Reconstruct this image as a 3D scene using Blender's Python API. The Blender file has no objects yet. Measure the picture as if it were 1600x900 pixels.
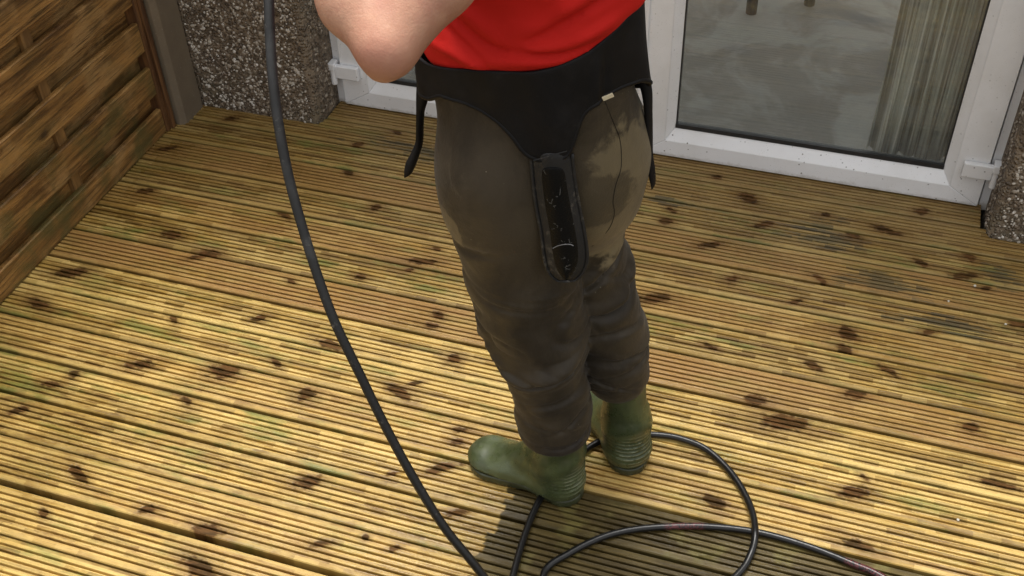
import bpy, bmesh, math, random
import numpy as np
from mathutils import Vector, Matrix
random.seed(7); RS = np.random.RandomState(7)
SC = bpy.context.scene
COL = SC.collection

# ------------------------------------------------------------------ camera
H = 2.0946
F_PX = 1766.16
ROT = np.array([[0.9498695466043013, -0.1893332569620974, 0.24879863794213822],
                [0.31146800646193085, 0.6420863605324875, -0.7005089482431862],
                [-0.0271205712397318, 0.7428849328302929, 0.6688695322627289]])
cam_d = bpy.data.cameras.new('camera'); cam = bpy.data.objects.new('camera', cam_d); COL.objects.link(cam)
cam_d.sensor_width = 36; cam_d.lens = F_PX / 1600 * 36
cam_d.clip_start = 0.02; cam_d.clip_end = 500
m4 = Matrix([[*ROT[0], 0], [*ROT[1], 0], [*ROT[2], H], [0, 0, 0, 1]])
cam.matrix_world = m4
SC.camera = cam
def ray(x, y): return ROT @ np.array([(x-800)/F_PX, -(y-450)/F_PX, -1.0])
ORG = np.array([0, 0, H])
def onz(x, y, z=0): r = ray(x, y); return ORG + r*((z-H)/r[2])
def ony(x, y, Y): r = ray(x, y); return ORG + r*(Y/r[1])
def ond(x, y, d): return ORG + ray(x, y)*d

# ------------------------------------------------------------------ sky, sun, exposure
SUN_EL, SUN_AZ = 76.0, 335.0      # azimuth of the sun clockwise from +Y
W = bpy.data.worlds.new('World'); SC.world = W; W.use_nodes = True
wn = W.node_tree; bg = wn.nodes['Background']
sky = wn.nodes.new('ShaderNodeTexSky'); sky.sky_type = 'NISHITA'; sky.sun_disc = False
sky.sun_elevation = math.radians(SUN_EL); sky.sun_rotation = math.radians(SUN_AZ)
sky.dust_density = 4.0; sky.air_density = 1.0
hs = wn.nodes.new('ShaderNodeHueSaturation'); hs.inputs['Saturation'].default_value = 0.03
wn.links.new(sky.outputs[0], hs.inputs['Color']); wn.links.new(hs.outputs[0], bg.inputs['Color'])
bg.inputs['Strength'].default_value = 0.145
sd = bpy.data.lights.new('sun', 'SUN'); sun = bpy.data.objects.new('sun', sd); COL.objects.link(sun)
sd.energy = 1.35; sd.angle = math.radians(24); sd.color = (1.0, 0.95, 0.87)
az, el = math.radians(SUN_AZ), math.radians(SUN_EL)
sdir = Vector((math.sin(az)*math.cos(el), math.cos(az)*math.cos(el), math.sin(el)))
sun.rotation_euler = sdir.to_track_quat('Z', 'Y').to_euler(); sun.location = (2, -4, 8)
SC.view_settings.view_transform = 'Standard'; SC.view_settings.look = 'None'
SC.view_settings.exposure = 0.90; SC.view_settings.gamma = 1

# ------------------------------------------------------------------ helpers: objects
def link(name, me, mat=None, parent=None, smooth=False):
    o = bpy.data.objects.new(name, me); COL.objects.link(o)
    if mat is not None and not me.materials: me.materials.append(mat)
    if smooth:
        me.polygons.foreach_set('use_smooth', [True]*len(me.polygons))
    if parent is not None: o.parent = parent
    return o
def mesh(name, v, f):
    me = bpy.data.meshes.new(name); me.from_pydata([tuple(map(float, p)) for p in v], [], [tuple(q) for q in f]); me.update(); return me
def tag(o, label=None, cat=None, group=None, kind=None):
    if label: o['label'] = label
    if cat: o['category'] = cat
    if group: o['group'] = group
    if kind: o['kind'] = kind
    return o
def empty(name, loc=(0, 0, 0)):
    o = bpy.data.objects.new(name, None); COL.objects.link(o); o.location = loc; o.empty_display_size = 0.1; return o
class MB:
    def __init__(s): s.v = []; s.f = []
    def box(s, x0, x1, y0, y1, z0, z1):
        n = len(s.v)
        s.v += [(x0,y0,z0),(x1,y0,z0),(x1,y1,z0),(x0,y1,z0),(x0,y0,z1),(x1,y0,z1),(x1,y1,z1),(x0,y1,z1)]
        s.f += [tuple(n+i for i in q) for q in ((0,3,2,1),(4,5,6,7),(0,1,5,4),(1,2,6,5),(2,3,7,6),(3,0,4,7))]
        return s
    def prism(s, prof, a, b, axis):
        """extrude closed 2-D profile along axis ('x','y','z') from a to b"""
        n = len(s.v); k = len(prof)
        for t in (a, b):
            for p, q in prof:
                s.v.append({'x': (t,p,q), 'y': (p,t,q), 'z': (p,q,t)}[axis])
        for i in range(k):
            j = (i+1) % k; s.f.append((n+i, n+j, n+k+j, n+k+i))
        s.f.append(tuple(n+i for i in reversed(range(k)))); s.f.append(tuple(n+k+i for i in range(k)))
        return s
    def build(s, name, mat, parent=None, smooth=False, bevel=0, seg=2):
        me = mesh(name, s.v, s.f)
        bm = bmesh.new(); bm.from_mesh(me); bmesh.ops.recalc_face_normals(bm, faces=bm.faces)
        if bevel: bmesh.ops.bevel(bm, geom=list(bm.edges), offset=bevel, segments=seg, affect='EDGES', profile=0.5)
        bm.to_mesh(me); bm.free()
        return link(name, me, mat, parent, smooth)
def tube(path, rad, n=12, closed_ends=True):
    P = [np.array(p, float) for p in path]; N = len(P)
    R_ = rad if hasattr(rad, '__len__') else [rad]*N
    v, f = [], []
    t0 = P[1]-P[0]; t0 /= np.linalg.norm(t0)
    u = np.cross(t0, [0.3, 0.2, 1.0]); u /= np.linalg.norm(u)
    for i in range(N):
        t = P[min(i+1, N-1)]-P[max(i-1, 0)]; t /= np.linalg.norm(t)
        u = u - t*(u@t); u /= np.linalg.norm(u); w = np.cross(t, u)
        for k in range(n):
            a = 2*math.pi*k/n; v.append(P[i]+R_[i]*(math.cos(a)*u+math.sin(a)*w))
    for i in range(N-1):
        for k in range(n):
            a, b = i*n+k, i*n+(k+1) % n; f.append((a, b, b+n, a+n))
    if closed_ends: f.append(tuple(reversed(range(n)))); f.append(tuple((N-1)*n+k for k in range(n)))
    return v, f
def spline(pts, per=10):
    P = [np.array(p, float) for p in pts]; P = [2*P[0]-P[1]]+P+[2*P[-1]-P[-2]]; out = []
    for i in range(1, len(P)-2):
        a, b, c, d = P[i-1:i+3]
        for k in range(per):
            t = k/per
            out.append(0.5*((2*b)+(-a+c)*t+(2*a-5*b+4*c-d)*t*t+(-a+3*b-3*c+d)*t**3))
    out.append(P[-2]); return out

# ------------------------------------------------------------------ helpers: materials
class NT:
    def __init__(s, name):
        s.m = bpy.data.materials.new(name); s.m.use_nodes = True; s.t = s.m.node_tree; s.n = s.t.nodes; s.l = s.t.links
        s.b = s.n['Principled BSDF']
    def node(s, ty, **kw):
        n = s.n.new(ty)
        for k, v in kw.items(): setattr(n, k, v)
        return n
    def put(s, sock, v):
        if isinstance(v, bpy.types.NodeSocket): s.l.new(v, sock)
        elif v is not None:
            if hasattr(v, '__len__') and len(v) == 3 and sock.type == 'RGBA': v = (*v, 1)
            sock.default_value = v
    def math(s, op, a, b=None, c=None, clamp=False):
        n = s.node('ShaderNodeMath', operation=op, use_clamp=clamp)
        for i, q in enumerate((a, b, c)):
            if q is not None: s.put(n.inputs[i], q)
        return n.outputs[0]
    def vmath(s, op, a, b=None):
        n = s.node('ShaderNodeVectorMath', operation=op)
        s.put(n.inputs[0], a)
        if b is not None: s.put(n.inputs[1], b)
        return n.outputs['Value'] if op in ('LENGTH', 'DISTANCE', 'DOT_PRODUCT') else n.outputs[0]
    def mapping(s, vec, scale=(1, 1, 1), loc=(0, 0, 0)):
        return s.vmath('ADD', s.vmath('MULTIPLY', vec, scale), loc)
    def noise(s, vec, scale=5, detail=4, rough=0.6, dist=0.0):
        n = s.node('ShaderNodeTexNoise'); s.put(n.inputs['Vector'], vec)
        n.inputs['Scale'].default_value = scale; n.inputs['Detail'].default_value = detail
        n.inputs['Roughness'].default_value = rough; n.inputs['Distortion'].default_value = dist
        return n.outputs['Fac']
    def voro(s, vec, scale, feature='F1', out='Distance', rnd=1.0):
        n = s.node('ShaderNodeTexVoronoi', feature=feature); s.put(n.inputs['Vector'], vec)
        n.inputs['Scale'].default_value = scale; n.inputs['Randomness'].default_value = rnd; return n.outputs[out]
    def ramp(s, fac, stops, interp='LINEAR'):
        n = s.node('ShaderNodeValToRGB'); s.put(n.inputs[0], fac); cr = n.color_ramp; cr.interpolation = interp
        while len(cr.elements) < len(stops): cr.elements.new(0.5)
        for e, (p, c) in zip(cr.elements, stops):
            e.position = p; e.color = (c, c, c, 1) if not hasattr(c, '__len__') else (*c, 1)
        return n.outputs[0]
    def smooth(s, v, a, b, lo=0.0, hi=1.0):
        n = s.node('ShaderNodeMapRange', interpolation_type='SMOOTHSTEP'); s.put(n.inputs[0], v)
        for i, q in enumerate((a, b, lo, hi)): n.inputs[i+1].default_value = q
        return n.outputs[0]
    def mix(s, f, a, b, blend='MIX'):
        n = s.node('ShaderNodeMix', data_type='RGBA', blend_type=blend); n.clamp_factor = True
        s.put(n.inputs[0], f); s.put(n.inputs[6], a); s.put(n.inputs[7], b); return n.outputs[2]
    def obj(s): return s.node('ShaderNodeTexCoord').outputs['Object']
    def pos(s): return s.node('ShaderNodeNewGeometry').outputs['Position']
    def sep(s, v):
        n = s.node('ShaderNodeSeparateXYZ'); s.put(n.inputs[0], v); return n.outputs
    def comb(s, x, y, z):
        n = s.node('ShaderNodeCombineXYZ')
        for i, q in enumerate((x, y, z)): s.put(n.inputs[i], q)
        return n.outputs[0]
    def oattr(s, name, out='Vector'):
        return s.node('ShaderNodeAttribute', attribute_type='OBJECT', attribute_name=name).outputs[out]
    def gattr(s, name, out='Fac'):
        return s.node('ShaderNodeAttribute', attribute_type='GEOMETRY', attribute_name=name).outputs[out]
    def rnd(s): return s.node('ShaderNodeObjectInfo').outputs['Random']
    def bump(s, h, strength=0.5, dist=0.01, prev=None):
        n = s.node('ShaderNodeBump'); s.put(n.inputs['Height'], h)
        n.inputs['Strength'].default_value = strength; n.inputs['Distance'].default_value = dist
        if prev is not None: s.l.new(prev, n.inputs['Normal'])
        return n.outputs[0]
    def done(s, color=None, rough=0.5, bump=None, **kw):
        if color is not None: s.put(s.b.inputs['Base Color'], color)
        s.put(s.b.inputs['Roughness'], rough)
        if bump is not None: s.l.new(bump, s.b.inputs['Normal'])
        for k, v in kw.items(): s.put(s.b.inputs[k.replace('_', ' ')], v)
        return s.m
M = {}

# decking: softwood with grain, knots given per board, algae, dirt and an unwashed patch
NK = 7
def mat_deck():
    t = NT('deck_wood'); P = t.obj(); x, y, z = t.sep(P)[0:3]
    seed = t.oattr('seed', 'Fac')
    yoff = t.math('MULTIPLY', seed, 3.7)
    # knots
    warp = t.math('MULTIPLY', t.math('SUBTRACT', t.noise(t.comb(t.math('MULTIPLY', x, 1.0), y, yoff), 46, 2, .5), 0.5), 1.1)
    warp2 = t.math('MULTIPLY', t.math('SUBTRACT', t.noise(t.comb(t.math('MULTIPLY', x, 60), t.math('MULTIPLY', y, 260), yoff), 1, 1, .5), 0.5), .45)
    dist = None; bend = None; pale = None
    for i in range(NK):
        k = t.sep(t.oattr('knot%d' % i))
        asp = t.math('FRACT', k[2]); rx = t.math('MULTIPLY', t.math('FLOOR', k[2]), 0.001)
        dx = t.math('SUBTRACT', x, k[0]); dy = t.math('SUBTRACT', y, k[1])
        ry = t.math('MULTIPLY', rx, asp)
        # sheared a little so that knots differ
        dxs = t.math('ADD', dx, t.math('MULTIPLY', dy, t.math('SUBTRACT', t.math('MULTIPLY', t.math('FRACT', t.math('MULTIPLY', k[0], 37.7)), 2.6), 1.3)))
        q = t.math('SQRT', t.math('ADD', t.math('POWER', t.math('DIVIDE', dxs, rx), 2.0), t.math('POWER', t.math('DIVIDE', dy, ry), 2.0)))
        b = t.math('DIVIDE', t.math('MULTIPLY', dy, 0.55), t.math('ADD', t.math('POWER', q, 2.0), 0.6))
        q = t.math('ADD', q, t.math('MULTIPLY', t.math('POWER', t.math('FRACT', t.math('MULTIPLY', k[0], 91.3)), 2.0), .25))
        dist = q if dist is None else t.math('MINIMUM', dist, q)
        bend = b if bend is None else t.math('ADD', bend, b)
    dw = t.math('ADD', t.math('ADD', dist, warp), warp2)
    core = t.smooth(dw, 0.55, 1.0, 1, 0); halo = t.smooth(dw, 0.8, 2.1, 1, 0)
    yb = t.math('SUBTRACT', y, t.math('MULTIPLY', bend, 0.9))
    # grain: long streaks, each ridge slightly different
    g1 = t.noise(t.comb(t.math('MULTIPLY', x, 3.0), t.math('MULTIPLY', yb, 60), yoff), 1.0, 5, .62, .25)
    g2 = t.noise(t.comb(t.math('MULTIPLY', x, 14), t.math('MULTIPLY', yb, 230), yoff), 1.0, 4, .7, .3)
    g3 = t.noise(t.comb(t.math('MULTIPLY', x, 2.2), t.math('MULTIPLY', yb, 14), yoff), 1.0, 3, .55)
    g4 = t.noise(t.comb(t.math('MULTIPLY', x, 22), t.math('MULTIPLY', y, 75), yoff), 1.0, 2, .5)
    # square-ended dashes along each ridge, the pale ones painted as wet highlights
    cell = t.node('ShaderNodeTexWhiteNoise', noise_dimensions='3D')
    row = t.math('FLOOR', t.math('DIVIDE', t.math('ADD', y, .0465), 0.0161))
    t.put(cell.inputs['Vector'], t.comb(t.math('FLOOR', t.math('ADD', t.math('MULTIPLY', x, 17), t.math('MULTIPLY', t.math('FRACT', t.math('MULTIPLY', row, 0.618)), 1))), row, yoff))
    dash = cell.outputs[0]
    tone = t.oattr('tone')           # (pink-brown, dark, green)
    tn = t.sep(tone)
    base = t.mix(t.smooth(g1, .28, .60), (.14, .070, .010), (.46, .285, .062))
    base = t.mix(t.math('MULTIPLY', t.smooth(dash, .62, .80), .60), base, (.65, .46, .155))
    base = t.mix(t.math('MULTIPLY', t.smooth(dash, .34, .16), .50), base, (.125, .066, .015))
    rowt = t.node('ShaderNodeTexWhiteNoise', noise_dimensions='2D'); t.put(rowt.inputs['Vector'], t.comb(row, yoff, 0))
    rowv = t.math('ADD', rowt.outputs[0], t.math('MULTIPLY', t.math('SUBTRACT', t.noise(t.comb(t.math('MULTIPLY', x, 1.6), row, yoff), 1.0, 2, .5), .5), 1.6))
    base = t.mix(t.smooth(rowv, .45, .95, .0, .50), base, (.64, .46, .155)); base = t.mix(t.smooth(rowv, .48, .05, .0, .45), base, (.11, .060, .014))
    base = t.mix(t.math('MULTIPLY', tn[0], t.smooth(g3, .30, .62, .35, 1.0)), base, t.mix(g2, (.23, .112, .028), (.46, .265, .085)))
    base = t.mix(t.math('MULTIPLY', t.smooth(g2, .54, .74), .50), base, (.085, .045, .012))
    base = t.mix(t.math('MULTIPLY', t.smooth(g4, .58, .75), .35), base, (.52, .35, .095))
    big = t.noise(t.pos(), 2.6, 4, .6)
    wy = t.sep(t.pos())[1]      # light falloff painted in: washed boards by the man brighter, house side darker
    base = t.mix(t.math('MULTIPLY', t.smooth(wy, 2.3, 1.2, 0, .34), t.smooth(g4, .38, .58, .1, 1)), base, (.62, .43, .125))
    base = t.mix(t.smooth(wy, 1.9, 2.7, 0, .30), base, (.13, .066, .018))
    alg = t.noise(t.comb(t.math('MULTIPLY', x, 5), t.math('MULTIPLY', y, 20), yoff), 1.0, 5, .65)
    alg = t.math('MULTIPLY', t.smooth(alg, .50, .70), t.math('ADD', tn[2], .25), clamp=True)
    base = t.mix(t.math('MULTIPLY', alg, .85), base, (.19, .195, .040))
    wet = t.smooth(big, .52, .68)
    base = t.mix(t.math('MULTIPLY', wet, .30), base, (.13, .080, .022))
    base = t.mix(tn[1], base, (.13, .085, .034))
    # board edges hold more algae
    for (mx, my, ra, rb_) in ((-1.20, 2.73, .26, .05), (.02, 2.66, .10, .07), (.20, 2.50, .12, .045), (.36, 2.38, .16, .035), (-.42, 2.70, .10, .03), (.50, 2.60, .07, .05)):
        mp = t.pos(); ms = t.sep(mp)
        dd = t.math('SQRT', t.math('ADD', t.math('POWER', t.math('DIVIDE', t.math('SUBTRACT', ms[0], mx), ra), 2.0), t.math('POWER', t.math('DIVIDE', t.math('SUBTRACT', ms[1], my), rb_), 2.0)))
        dd = t.math('ADD', dd, t.math('MULTIPLY', t.math('SUBTRACT', g1, .5), 1.6)); dd = t.math('ADD', dd, t.math('ADD', t.math('MULTIPLY', t.math('SUBTRACT', g2, .5), 3.5), t.math('MULTIPLY', t.math('SUBTRACT', dash, .5), .9)))
        base = t.mix(t.smooth(dd, .35, 1.1, .72, 0), base, (.055, .050, .028))
    edge = t.smooth(t.math('ABSOLUTE', y), .050, .0595)
    base = t.mix(t.math('MULTIPLY', edge, t.smooth(alg, .0, .6, .15, .7)), base, (.11, .11, .025))
    base = t.mix(t.math('MULTIPLY', halo, .55), base, (.16, .082, .020))
    kc = t.mix(t.smooth(g2, .42, .62), (.030, .014, .005), (.11, .050, .018))
    base = t.mix(t.math('MULTIPLY', core, .9), base, kc)
    # unwashed patch with the stepped edge the lance left
    wp = t.sep(t.pos())
    rowj = t.node('ShaderNodeTexWhiteNoise', noise_dimensions='1D')
    t.put(rowj.inputs['W'], t.math('FLOOR', t.math('DIVIDE', wp[1], 0.0167)))
    ex = t.math('ADD', t.math('MULTIPLY', rowj.outputs[0], .034), t.math('MULTIPLY', t.math('SUBTRACT', wp[1], 1.50), .10))
    m = t.math('MULTIPLY', t.smooth(t.math('SUBTRACT', t.math('ADD', wp[0], t.math('MULTIPLY', t.math('SUBTRACT', g1, .5), .02)), t.math('ADD', ex, -.580)), -.003, .004), t.math('LESS_THAN', wp[1], 1.5775))
    pn = t.noise(t.comb(t.math('MULTIPLY', x, 5), t.math('MULTIPLY', y, 26), yoff), 1.0, 4, .6)
    dirty = t.mix(t.smooth(pn, .38, .66), (.034, .025, .009), (.098, .072, .026))
    dirty = t.mix(t.smooth(t.noise(t.pos(), 9, 3, .6), .56, .72), dirty, (.13, .112, .035))
    base = t.mix(t.math('MULTIPLY', m, .93), base, dirty)
    # grime washed into the grooves, broken up by noise
    h = t.math('ADD', t.math('MULTIPLY', g2, .6), t.math('MULTIPLY', g4, .6))
    h = t.math('SUBTRACT', h, t.math('MULTIPLY', core, .35))
    rg = t.smooth(big, .35, .65, .50, .27)
    return t.done(base, rg, t.bump(h, .55, .0035), Specular_IOR_Level=t.math('SUBTRACT', .42, t.math('MULTIPLY', t.math('MAXIMUM', core, t.math('MULTIPLY', m, .6)), .34)))
M['deck'] = mat_deck()

def mat_fence():
    t = NT('fence_wood'); P = t.obj(); r = t.math('MULTIPLY', t.rnd(), 17.0)
    x, y, z = t.sep(P)[0:3]
    v = t.comb(t.math('MULTIPLY', y, 2.2), t.math('ADD', t.math('MULTIPLY', z, 26), r), t.math('ADD', r, t.math('MULTIPLY', x, 3)))
    g = t.noise(v, 1.0, 6, .66, .5); g2 = t.noise(t.vmath('MULTIPLY', v, (3, 6, 1)), 1.0, 5, .7, .2)
    c = t.mix(t.smooth(g, .34, .68), (.09, .042, .012), (.43, .23, .068))
    c = t.mix(t.math('MULTIPLY', t.smooth(t.noise(t.vmath('ADD', P, t.comb(r, r, r)), 5, 4, .6), .52, .66), .75), c, (.42, .25, .095))
    c = t.mix(t.math('MULTIPLY', t.smooth(g2, .50, .66), .75), c, (.040, .020, .008))
    # algae low down and along board edges
    gr = t.math('MULTIPLY', t.smooth(t.noise(t.pos(), 8, 4, .6), .42, .65), t.smooth(z, .05, .45, .8, .15))
    c = t.mix(gr, c, (.10, .090, .028))
    kn = t.voro(t.comb(t.math('MULTIPLY', y, 3.2), t.math('MULTIPLY', z, 6.3), r), 1.0)
    kn = t.math('ADD', kn, t.math('MULTIPLY', t.math('SUBTRACT', g2, .5), .10))
    c = t.mix(t.smooth(kn, .05, .13, .9, 0), c, (.028, .014, .008))
    return t.done(c, .42, t.bump(t.math('ADD', g2, g), .7, .004), Specular_IOR_Level=.5)
M['fence'] = mat_fence()

def mat_frame_wood():
    t = NT('dark_batten_wood'); P = t.obj()
    g = t.noise(t.mapping(P, (40, 40, 2.5)), 1.0, 5, .6, .3)
    c = t.mix(t.smooth(g, .35, .65), (.07, .030, .012), (.22, .105, .038))
    return t.done(c, .5, t.bump(g, .4, .002))
M['batten'] = mat_frame_wood()
def mat_weave():
    t = NT('pale_batten_wood'); P = t.obj()
    g = t.noise(t.mapping(P, (40, 40, 4)), 1.0, 4, .6, .3)
    c = t.mix(t.smooth(g, .35, .65), (.16, .085, .028), (.27, .15, .05))
    return t.done(c, .5, t.bump(g, .4, .002))
M['weave'] = mat_weave()

def mat_concrete():
    t = NT('concrete'); P = t.obj()
    g = t.noise(P, 14, 6, .65); s = t.noise(P, 160, 3, .7); st = t.noise(t.mapping(P, (9, 9, 1.5)), 1.0, 4, .6)
    c = t.mix(g, (.115, .088, .058), (.21, .165, .11)); c = t.mix(t.math('MULTIPLY', t.smooth(st, .5, .7), .5), c, (.11, .10, .075))
    c = t.mix(t.math('MULTIPLY', t.smooth(s, .6, .75), .35), c, (.38, .36, .32))
    return t.done(c, .75, t.bump(t.math('ADD', g, t.math('MULTIPLY', s, .5)), .5, .004))
M['concrete'] = mat_concrete()

def mat_roughcast():
    t = NT('roughcast_mortar'); P = t.pos()
    v = t.voro(P, 95); g = t.noise(P, 30, 5, .7); b = t.noise(P, 4, 4, .6)
    c = t.mix(t.smooth(g, .35, .65), (.11, .082, .056), (.26, .205, .145))
    c = t.mix(t.math('MULTIPLY', t.smooth(v, .42, .25), t.smooth(b, .45, .6)), c, (.28, .235, .18))
    c = t.mix(t.math('MULTIPLY', t.smooth(b, .5, .68), .5), c, (.10, .085, .045))
    return t.done(c, .7, t.bump(t.math('ADD', t.math('MULTIPLY', g, .7), t.smooth(v, .1, .6, 1, 0)), 1.0, .008))
M['roughcast'] = mat_roughcast()
def mat_pebble():
    t = NT('roughcast_pebbles'); a = t.gattr('tone')
    c = t.ramp(a, [(0, (.045, .032, .022)), (.30, (.11, .078, .050)), (.52, (.22, .17, .12)), (.70, (.42, .37, .30)), (.88, (.62, .58, .51)), (1, (.76, .73, .67))])
    g = t.noise(t.pos(), 300, 3, .6)
    c = t.mix(t.math('MULTIPLY', g, .35), c, (.13, .10, .07))
    return t.done(c, .38, t.bump(g, .3, .001), Specular_IOR_Level=.5)
M['pebble'] = mat_pebble()

def mat_upvc():
    t = NT('white_upvc'); P = t.pos(); z = t.sep(P)[2]
    sp = t.voro(P, 52); spn = t.noise(P, 30, 3, .7)
    low = t.smooth(z, .0, .30, 1.0, .35)
    d = t.math('MULTIPLY', t.math('MULTIPLY', t.smooth(t.math('ADD', sp, t.math('MULTIPLY', t.math('SUBTRACT', spn, .5), .3)), .14, .05), t.smooth(t.noise(P, 7, 3, .6), .36, .50)), low)
    d2 = t.math('MULTIPLY', t.smooth(t.voro(P, 190), .16, .06), t.smooth(t.noise(P, 11, 2, .6), .38, .55))
    c = t.mix(t.smooth(t.noise(P, 5, 5, .6), .35, .7), (.83, .835, .85), (.74, .74, .74))
    c = t.mix(t.math('MULTIPLY', d, .9), c, (.06, .045, .03)); c = t.mix(t.math('MULTIPLY', d2, .6), c, (.20, .16, .12))
    c = t.mix(t.math('MULTIPLY', t.smooth(t.math('ADD', z, t.math('MULTIPLY', t.math('SUBTRACT', spn, .5), .03)), .02, .0), .5), c, (.25, .20, .12))
    return t.done(c, .32, Specular_IOR_Level=.5)
M['upvc'] = mat_upvc()
def simple(name, c1, c2=None, rough=.5, scale=30, bs=.2, bd=.002, **kw):
    t = NT(name); P = t.obj(); g = t.noise(P, scale, 4, .6)
    return t.done(t.mix(g, c1, c2 or c1), rough, t.bump(g, bs, bd), **kw)
M['gasket'] = simple('black_gasket', (.012, .013, .014), (.03, .03, .03), .45)
M['gap'] = simple('seal_grey', (.10, .10, .10), (.16, .16, .15), .6)
def mat_glass():
    t = NT('door_glass'); n = t.n; P = t.pos()
    tr = t.node('ShaderNodeBsdfTransparent'); tr.inputs[0].default_value = (.97, .985, .975, 1)
    gl = t.node('ShaderNodeBsdfGlossy'); gl.inputs['Roughness'].default_value = .02
    fr = t.node('ShaderNodeFresnel'); fr.inputs[0].default_value = 1.5
    df = t.node('ShaderNodeBsdfDiffuse'); df.inputs[0].default_value = (.62, .65, .62, 1)
    m1 = t.node('ShaderNodeMixShader'); t.l.new(fr.outputs[0], m1.inputs[0]); t.l.new(tr.outputs[0], m1.inputs[1]); t.l.new(gl.outputs[0], m1.inputs[2])
    # thin film of dried spray and dust on the pane
    x, y, z = t.sep(P)[0:3]
    f = t.noise(t.comb(t.math('MULTIPLY', x, 3.2), 0, t.math('MULTIPLY', z, 5.0)), 1.0, 8, .70, .5)
    fine = t.noise(t.comb(t.math('MULTIPLY', x, 60), 0, t.math('MULTIPLY', z, 260)), 1.0, 3, .6)
    dots = t.math('MULTIPLY', t.smooth(t.voro(P, 130), .12, .04), t.smooth(t.noise(P, 14, 2, .5), .55, .65))
    low = t.smooth(z, .10, .22, 1, 0)
    film = t.math('ADD', t.math('ADD', t.smooth(f, .44, .58, .02, .06), t.math('MULTIPLY', t.math('MULTIPLY', fine, .05), 1)), t.math('ADD', t.math('MULTIPLY', low, .05), t.math('MULTIPLY', dots, .4)))
    m2 = t.node('ShaderNodeMixShader'); t.l.new(film, m2.inputs[0]); t.l.new(m1.outputs[0], m2.inputs[1]); t.l.new(df.outputs[0], m2.inputs[2])
    t.l.new(m2.outputs[0], t.n['Material Output'].inputs['Surface'])
    return t.m
M['glass'] = mat_glass()
def mat_carpet():
    t = NT('grey_carpet'); P = t.pos()
    f = t.noise(t.mapping(P, (2.0, 1.7, 1)), 1.5, 7, .62, 1.2); s = t.noise(t.mapping(P, (30, 130, 1)), 1, 3, .6)
    c = t.mix(t.smooth(f, .42, .60), (.30, .285, .26), (.50, .50, .47)); c = t.mix(t.math('MULTIPLY', s, .35), c, (.13, .12, .11))
    return t.done(c, .85, t.bump(s, .3, .002))
M['carpet'] = mat_carpet()
M['plaster'] = simple('room_plaster', (.55, .53, .48), (.62, .60, .55), .8, 6)
def mat_curtain():
    t = NT('curtain_cloth'); P = t.pos()
    s = t.noise(t.mapping(P, (90, 6, 1.0)), 1.0, 4, .6); w = t.noise(P, 500, 2, .5)
    c = t.mix(t.smooth(s, .38, .62), (.26, .23, .17), (.86, .88, .81)); c = t.mix(t.math('MULTIPLY', w, .2), c, (.3, .3, .26))  # light and shade of the folds painted as pale and dark stripes
    return t.done(c, .8)
M['curtain'] = mat_curtain()
M['darkwood'] = simple('dark_varnished_wood', (.012, .010, .009), (.025, .018, .013), .8, 40)
M['soil'] = simple('dark_ground', (.02, .016, .010), (.05, .04, .025), .9, 12, .6, .02)
M['joist'] = simple('joist_timber', (.05, .035, .018), (.09, .065, .03), .8, 20)

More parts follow.
